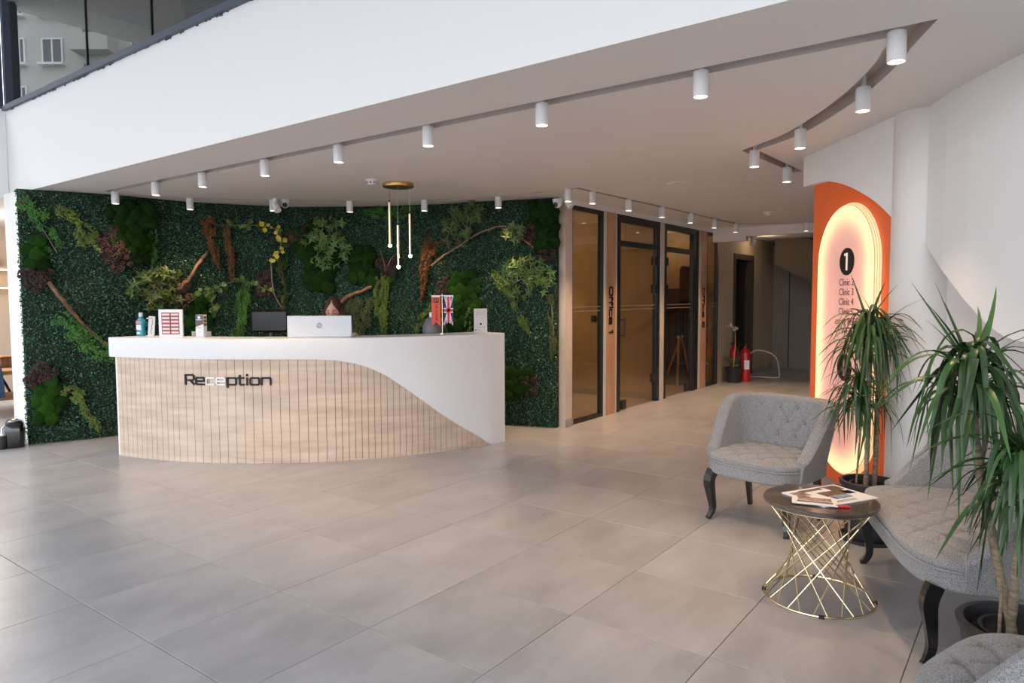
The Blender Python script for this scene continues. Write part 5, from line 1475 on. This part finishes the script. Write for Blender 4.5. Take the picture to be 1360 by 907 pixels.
# ================================================================== SIDE TABLE with newspapers
t = thing('side_table', 'round side table with dark marble top on twisted brass wires', 'table', (1.525, 3.44, 0))
MB().lathe((0, 0, 0), [(0, .478), (.262, .478), (.266, .482), (.266, .496), (.262, .50), (0, .50)], 56).build('tabletop', M['marble'], t, True)
for z, r in ((.006, .255), (.472, .245)):
    q = MB(); pts = [Vector((r * math.cos(a), r * math.sin(a), z)) for a in np.linspace(0, 2 * PI, 49)]; q.tube(pts, .0055, 8, False); q.build('ring', M['champ'], t, True)
NW = 13
for k in range(NW):
    a0 = 2 * PI * k / NW
    for d in (-1, 1):
        a1 = a0 + d * R(118)
        MB().tube([(.245 * math.cos(a0), .245 * math.sin(a0), .472), (.255 * math.cos(a1), .255 * math.sin(a1), .006)], .0036, 6).build('wire', M['champ'], t, True)
for k in range(4):
    a = R(250) + k * PI / 2
    MB().box((.255 * math.cos(a), .255 * math.sin(a), .006), (.020, .026, .013), a).build('foot_clip', M['black'], t)
def paper_at(name, label, c, rz, w_, h_, z, patches, thick=.006, cat='newspaper'):
    t = thing(name, label, cat, (c[0], c[1], z), rz)
    q = MB()
    for k in range(4):
        q.box((random.uniform(-.003, .003), random.uniform(-.003, .003), thick * (k + .5) / 4), (w_, h_, thick / 4 - .0002))
    q.build('sheets', M['paper'], t)
    for (x, y, a, b, m_) in patches:
        MB().box((x, y, thick + .0004), (a, b, .0006)).build('printed_picture', m_, t)
    return t
PR = {k: mat('print_' + k, c, .4, noise_amt=.7, noise_scale=sc_) for k, c, sc_ in (('brown', (.25, .14, .10), 40), ('sky', (.30, .45, .60), 25), ('navy', (.02, .04, .14), 40), ('peach', (.60, .36, .26), 60), ('grey', (.20, .19, .19), 160), ('skin', (.45, .26, .20), 30))}
paper_at('newspaper', 'open white newspaper with colour pictures lying on the marble table', (1.585, 3.475), R(24), .36, .27, .5005, [(-.12, .07, .08, .07, PR['skin']), (.05, .015, .17, .07, PR['brown']), (.03, -.045, .12, .05, PR['sky']), (.12, .08, .09, .06, PR['brown']), (.135, .0, .05, .05, PR['navy']), (-.02, .10, .14, .03, PR['grey']), (.10, .115, .12, .012, PR['grey']), (-.12, -.02, .07, .004, PR['grey']), (-.12, -.035, .07, .004, PR['grey']), (-.12, -.05, .07, .004, PR['grey']), (-.12, -.065, .07, .004, PR['grey']), (-.03, -.095, .2, .006, PR['grey']), (-.03, -.11, .2, .004, PR['grey'])])
paper_at('newspaper', 'smaller folded paper with a red and black picture lying over the open newspaper', (1.465, 3.365), R(-22), .20, .135, .507, [(.0, .02, .15, .055, PR['peach']), (.0, -.03, .16, .025, PR['grey']), (-.05, .05, .06, .02, PR['grey'])], .004)
t = thing('red_marker', 'small red cap lying on the dark table top by the newspaper edge', 'marker', (1.555, 3.275, .5005), R(-12))
MB().tube([(-.025, 0, .007), (.025, 0, .007)], .007, 10).build('barrel', M['red'], t, True); MB().tube([(.025, 0, .007), (.036, 0, .007)], .005, 10).build('tip', M['red'], t, True)

# ================================================================== DRACAENAS
leafm = []
for k in range(16):
    L_ = random.uniform(.42, .60); el = R(random.choice([80, 70, 60, 50, 40, 65, 30])); w_ = random.uniform(.0095, .0145)
    endd = R(random.choice([-88, -86, -80, -84, -70, -60])) if k % 3 else R(random.choice([-60, -75, -40])); q0 = random.uniform(.35, .60) if k % 3 else random.uniform(.7, 1.0)
    mb = MB(); n_ = 12; p = Vector((0, 0, 0))
    tw_ = random.uniform(-.6, .6)
    rings = []
    for i in range(n_ + 1):
        f_ = i / n_
        g_ = min(1, f_ / q0); g_ = g_ * g_ * (3 - 2 * g_)
        a = el + (endd - el) * g_
        ww = w_ * (min(1, .5 + 2.0 * f_)) * (1 - f_ ** 3.0) + .0006
        up = Vector((-math.sin(a), 0, math.cos(a)))
        sd = Vector((0, 1, 0)) * math.cos(tw_ * f_) + up * math.sin(tw_ * f_)
        rings.append([p - sd * ww + up * ww * .35, p, p + sd * ww + up * ww * .35])
        p = p + Vector((math.cos(a), 0, math.sin(a))) * L_ / n_
    mb.loft(rings, False, False)
    leafm.append((mb.mesh('leaf', M['leaf'], True), el))
upm = []
for k in range(4):
    L_ = random.uniform(.26, .40); mb = MB(); rings = []; a = R(84); p = Vector((0, 0, 0))
    for i in range(7):
        f_ = i / 6; ww = .011 * min(1, .5 + 2 * f_) * (1 - f_ ** 2.2) + .0005
        rings.append([p - Vector((0, ww, 0)) + Vector((-ww * .4, 0, 0)), p, p + Vector((0, ww, 0)) + Vector((-ww * .4, 0, 0))]); p = p + Vector((math.cos(a), 0, math.sin(a))) * L_ / 6; a -= .05 * k
    mb.loft(rings, False, False); upm.append(mb.mesh('leaf', M['leaf'], True))
def dracaena(label, loc, pot_r, pot_h, heads, canes, group='potted dracaenas', slim=1.0):
    t = thing('potted_dracaena', label, 'potted plant', (loc[0], loc[1], 0), 0, group)
    MB().lathe((0, 0, 0), [(0, .004), (pot_r * .72, .004), (pot_r * .78, .03), (pot_r * .95, pot_h - .03), (pot_r * 1.0, pot_h - .028), (pot_r * 1.03, pot_h - .005), (pot_r * 1.0, pot_h), (pot_r * .90, pot_h), (pot_r * .87, pot_h - .03), (pot_r * .85, pot_h - .06)], 48).build('pot', M['pot'], t, True)
    MB().lathe((0, 0, 0), [(0, .0), (pot_r * .95, .0), (pot_r * 1.0, .025), (pot_r * .96, .025), (pot_r * .9, .008), (0, .008)], 40).build('saucer', M['pot'], t, True)
    MB().lathe((0, 0, 0), [(pot_r * .86, pot_h - .05), (pot_r * .5, pot_h - .042), (0, pot_h - .040)], 24).build('soil', M['soil'], t, True)
    MB().lathe((0, 0, 0), [(pot_r * .66, pot_h - .045), (pot_r * .68, pot_h - .02), (pot_r * .62, pot_h - .02), (pot_r * .60, pot_h - .045)], 36).build('inner_pot', M['pot'], t, True)
    for P, r in canes:
        pts = catmull(P, 8); n_ = len(pts)
        MB().tube(pts, [r * (1 + .10 * math.sin(i * 2.2)) for i in range(n_)], 10).build('cane', M['trunk'], t, True)
    for (hx, hy, hz, n_, sc_, up_, tilt) in heads:
        MB().tube([(hx, hy, hz - .14), (hx, hy, hz + .12)], [.016, .010], 8).build('shoot', M['olive'], t, True)
        for k in range(n_):
            f_ = k / n_
            me, el = random.choice(leafm)
            yaw = k * 2.39996 + random.uniform(-.2, .2)
            zz_ = hz - .10 + .22 * f_
            q = sc_ * random.uniform(.85, 1.15) * (1 - .1 * f_)
            o = link('leaf', me, t, (hx, hy, zz_), (random.uniform(-.12, .12), random.uniform(-.10, .22) - .25 * f_, yaw)); o.scale = (q * .8, q * slim, q)
        for k in range(up_):
            o = link('leaf', random.choice(upm), t, (hx, hy, hz + .08), (random.uniform(-.3, .3), random.uniform(-.05, .55), random.uniform(0, 6.28))); q = random.uniform(.8, 1.15) * sc_; o.scale = (q, q, q)
    return t
dracaena('tall dracaena in a round charcoal pot before the orange backlit sign', (2.19, 4.27), .165, .37,
         [(-.04, -.02, 1.24, 96, .92, 3, 0), (.06, .05, 1.18, 56, .90, 2, 0), (-.05, .03, .84, 96, .85, 3, 0)],
         [([(-.02, 0, .32), (-.02, -.01, .8), (-.04, -.02, 1.2)], .014), ([(.05, .03, .32), (.06, .04, .8), (.06, .05, 1.15)], .014), ([(-.07, .02, .32), (-.05, .03, .6), (-.03, .03, .86)], .006)], slim=.78)
dracaena('large dracaena in a black pot between the loveseat and the corner armchair', (1.80, 2.42), .20, .34,
         [(-.04, .26, 1.12, 120, 1.02, 9, 0), (.0, .02, .82, 120, .88, 7, 0)],
         [([(-.03, .0, .28), (-.035, .12, .6), (-.03, .22, .85), (-.04, .26, 1.1)], .016), ([(-.06, -.02, .28), (-.03, .0, .6), (.0, .02, .8)], .015), ([(-.10, -.02, .28), (-.095, -.02, .5)], .006)])

# ================================================================== CORRIDOR THINGS
t = thing('potted_orchid', 'small orchid with pale flowers in a dark pot at the corridor end', 'potted plant', (3.86, 12.25, 0))
MB().lathe((0, 0, 0), [(0, 0), (.10, 0), (.105, .03), (.15, .26), (.155, .27), (.14, .27), (.135, .25), (0, .25)], 24).build('pot', M['pot'], t, True)
ob_ = oval_leaf(M['maple'], 'leaf', .26, .07)
for k, (a, e) in enumerate(((R(80), -.9), (R(-100), -.9), (R(20), -.5), (R(-60), -.6))):
    link('leaf', ob_, t, (0, 0, .28), (R(50), 0, a))
MB().tube([(0, 0, .25), (.02, -.02, .6), (.02, -.02, .88), (-.05, -.03, .98), (-.18, -.05, .96)], .008, 6).build('flower_stem', M['tan'], t, True)
pf = oval_leaf(M['cream'], 'flower', .06, .03)
for k in range(12):
    link('flower', pf, t, (random.uniform(-.2, .08), -.05 + random.uniform(-.03, .03), random.uniform(.92, 1.02)), (random.uniform(0, 3), random.uniform(0, 3), random.uniform(0, 6)))
def extinguisher(label, loc, s=1.0):
    t = thing('fire_extinguisher', label, 'fire extinguisher', loc)
    MB().lathe((0, 0, 0), [(0, 0), (.085, 0), (.088, .02), (.088, .50), (.07, .56), (.03, .59), (.025, .62), (0, .62)], 24).build('cylinder', M['extred'], t, True)
    MB().box((0, 0, .65), (.03, .05, .06)).box((.0, -.05, .70), (.022, .14, .012)).box((0, -.05, .66), (.022, .13, .012)).build('valve', M['black'], t)
    MB().tube([(0, .02, .64), (-.10, .02, .66), (-.13, 0, .5), (-.105, 0, .22)], .012, 8).build('hose', M['black'], t, True)
    MB().box((0, -.088, .30), (.09, .004, .16)).build('label_plate', M['paper'], t)
extinguisher('red fire extinguisher standing at the dark doorway', (4.12, 12.42, 0))
extinguisher('darker fire extinguisher partly behind the other at the doorway', (4.02, 12.72, 0))
t = thing('white_cable', 'loop of white cable rising from the floor at the corridor end', 'cable', (4.55, 13.0, 0))
MB().tube(catmull([(-.35, .5, .30), (-.2, .35, .33), (-.10, .3, .45), (-.12, .28, .52)], 6), .012, 6).tube(catmull([(-.35, .2, .06), (-.25, .2, .25), (-.05, .1, .48), (.15, .0, .48), (.32, -.05, .36), (.36, -.08, .12), (.34, -.1, .012), (.1, -.02, .012), (-.2, .1, .012)], 6), .012, 6).build('cable_run', M['cream'], t, True)
# things inside the second office
t = thing('coat_stand_cabinet', 'tall dark cabinet with a coat hung on it inside the second office', 'cabinet', OW(4.45, -.62), OA)
MB().bevbox((0, 0, .82), (.50, .45, 1.64), .01).build('cabinet_body', mat('dark_brown_cabinet', (.035, .026, .020), .5), t)
MB().bevbox((-.02, -.24, 1.80), (.40, .10, .42), .04).build('coat', mat('dark_red_coat', (.10, .02, .02), .9), t)
MB().box((.12, -.30, 1.70), (.15, .01, .20)).build('notice', M['cream'], t)
MB().box((0, -.227, .82), (.012, .006, 1.6)).build('door_gap', M['black'], t)
t = thing('wooden_easel', 'light wooden easel legs inside the second office', 'easel', OW(4.02, -.30), OA)
for s_ in (-1, 1): MB().tube([(s_ * .07, 0, .82), (s_ * .30, -.08, .0)], .018, 4, sq=True).build('leg', M['tan'], t)
MB().tube([(0, 0, .82), (0, .3, 0)], .018, 4, sq=True).build('leg', M['tan'], t)
MB().tube([(-.20, -.05, .40), (.20, -.05, .40)], .014, 4, sq=True).build('crossbar', M['tan'], t)
for s_ in (-1, 1): MB().sphere((s_ * .08, 0, .84), .022).build('knob', M['paper'], t, True)
t = thing('office_desk', 'low dark desk inside the second office', 'desk', OW(3.1, -1.7), OA)
MB().box((0, 0, .73), (1.0, .6, .04)).build('desktop', M['wpanel'], t)
for s_ in (-1, 1): MB().box((s_ * .46, 0, .355), (.04, .56, .71)).build('side_panel', M['darkgrey'], t)
# black rounded machine on the floor by the jamb
t = thing('coffee_machine', 'small glossy black rounded machine with chrome trim on the floor left of the plant wall', 'machine', (-5.10, 7.13, 0), R(30))
q = MB(); q.loft([[(x * w_, y * w_, z) for x, y in [(-.06, -.11), (-.03, -.13), (.07, -.13), (.10, -.10), (.10, .08), (.07, .11), (-.05, .11), (-.08, .08)]] for z, w_ in ((0, .93), (.02, 1), (.19, 1), (.23, .93), (.26, .78), (.275, .45))], True, True); q.build('casing', M['blacklac'], t, True)
MB().lathe((-.085, -.10, 0), [(0, 0), (.045, 0), (.05, .02), (.05, .13), (.04, .14), (0, .14)], 20).build('front_cup', M['blacklac'], t, True)
MB().lathe((-.085, -.10, .135), [(.051, 0), (.053, .014), (.03, .02), (0, .02)], 20).build('chrome_rim', M['steel'], t, True)
MB().tube([(-.085, -.06, .15), (-.083, -.05, .20), (-.05, -.04, .24)], .009, 8).build('chrome_lever', M['steel'], t, True)
MB().lathe((.02, 0, .272), [(.03, 0), (.03, .012), (0, .014)], 16).build('top_button', M['champ'], t, True)

# ================================================================== STREET outside the shopfront (seen reflected in the gallery glass)
g = MB(); g.boxmm((-200, -120, -.3), (120, 160, -.2)); struct(g.build('ground_street', M['ground']))
fb = thing('apartment_building', 'pale apartment building across the street reflected in the gallery glass', 'building', (-44.2, 17.7, -.2), math.atan2(.959, -.283))
MB().box((0, 6, 14), (60, 12, 28)).build('wall', M['facade'], fb)
MB().box((0, -.3, 28.2), (61, 13, .5)).build('roof_edge', M['facade'], fb)
for x, w2 in ((.8, 1.15), (2.7, .55), (5.2, 1.15), (8.0, 1.15), (-4.4, 1.15), (-6.4, .55), (-9, 1.15), (-12, 1.15), (-15, .55), (11, .55), (14, 1.15)):
    for fl in range(9):
        z = 1.6 + fl * 2.75
        MB().box((x, -.02, z + .75), (w2, .08, 1.4)).build('window', M['facadeglass'], fb)
        q = MB()
        for xx in (x - w2 / 2, x, x + w2 / 2): q.box((xx, -.06, z + .75), (.09, .1, 1.45))
        q.box((x, -.06, z + 1.48), (w2 + .12, .1, .09)); q.box((x, -.2, z), (w2 + .3, .4, .13)); q.build('window_frame', M['paper'], fb)
for fl in range(8):
    MB().box((-1.9, -.55, 2.6 + fl * 2.75), (2.2, 1.1, .95)).build('balcony', M['facade'], fb)
    MB().box((-1.9, -.03, 3.75 + fl * 2.75), (1.8, .08, 1.3)).build('balcony_door', M['facadeglass'], fb)
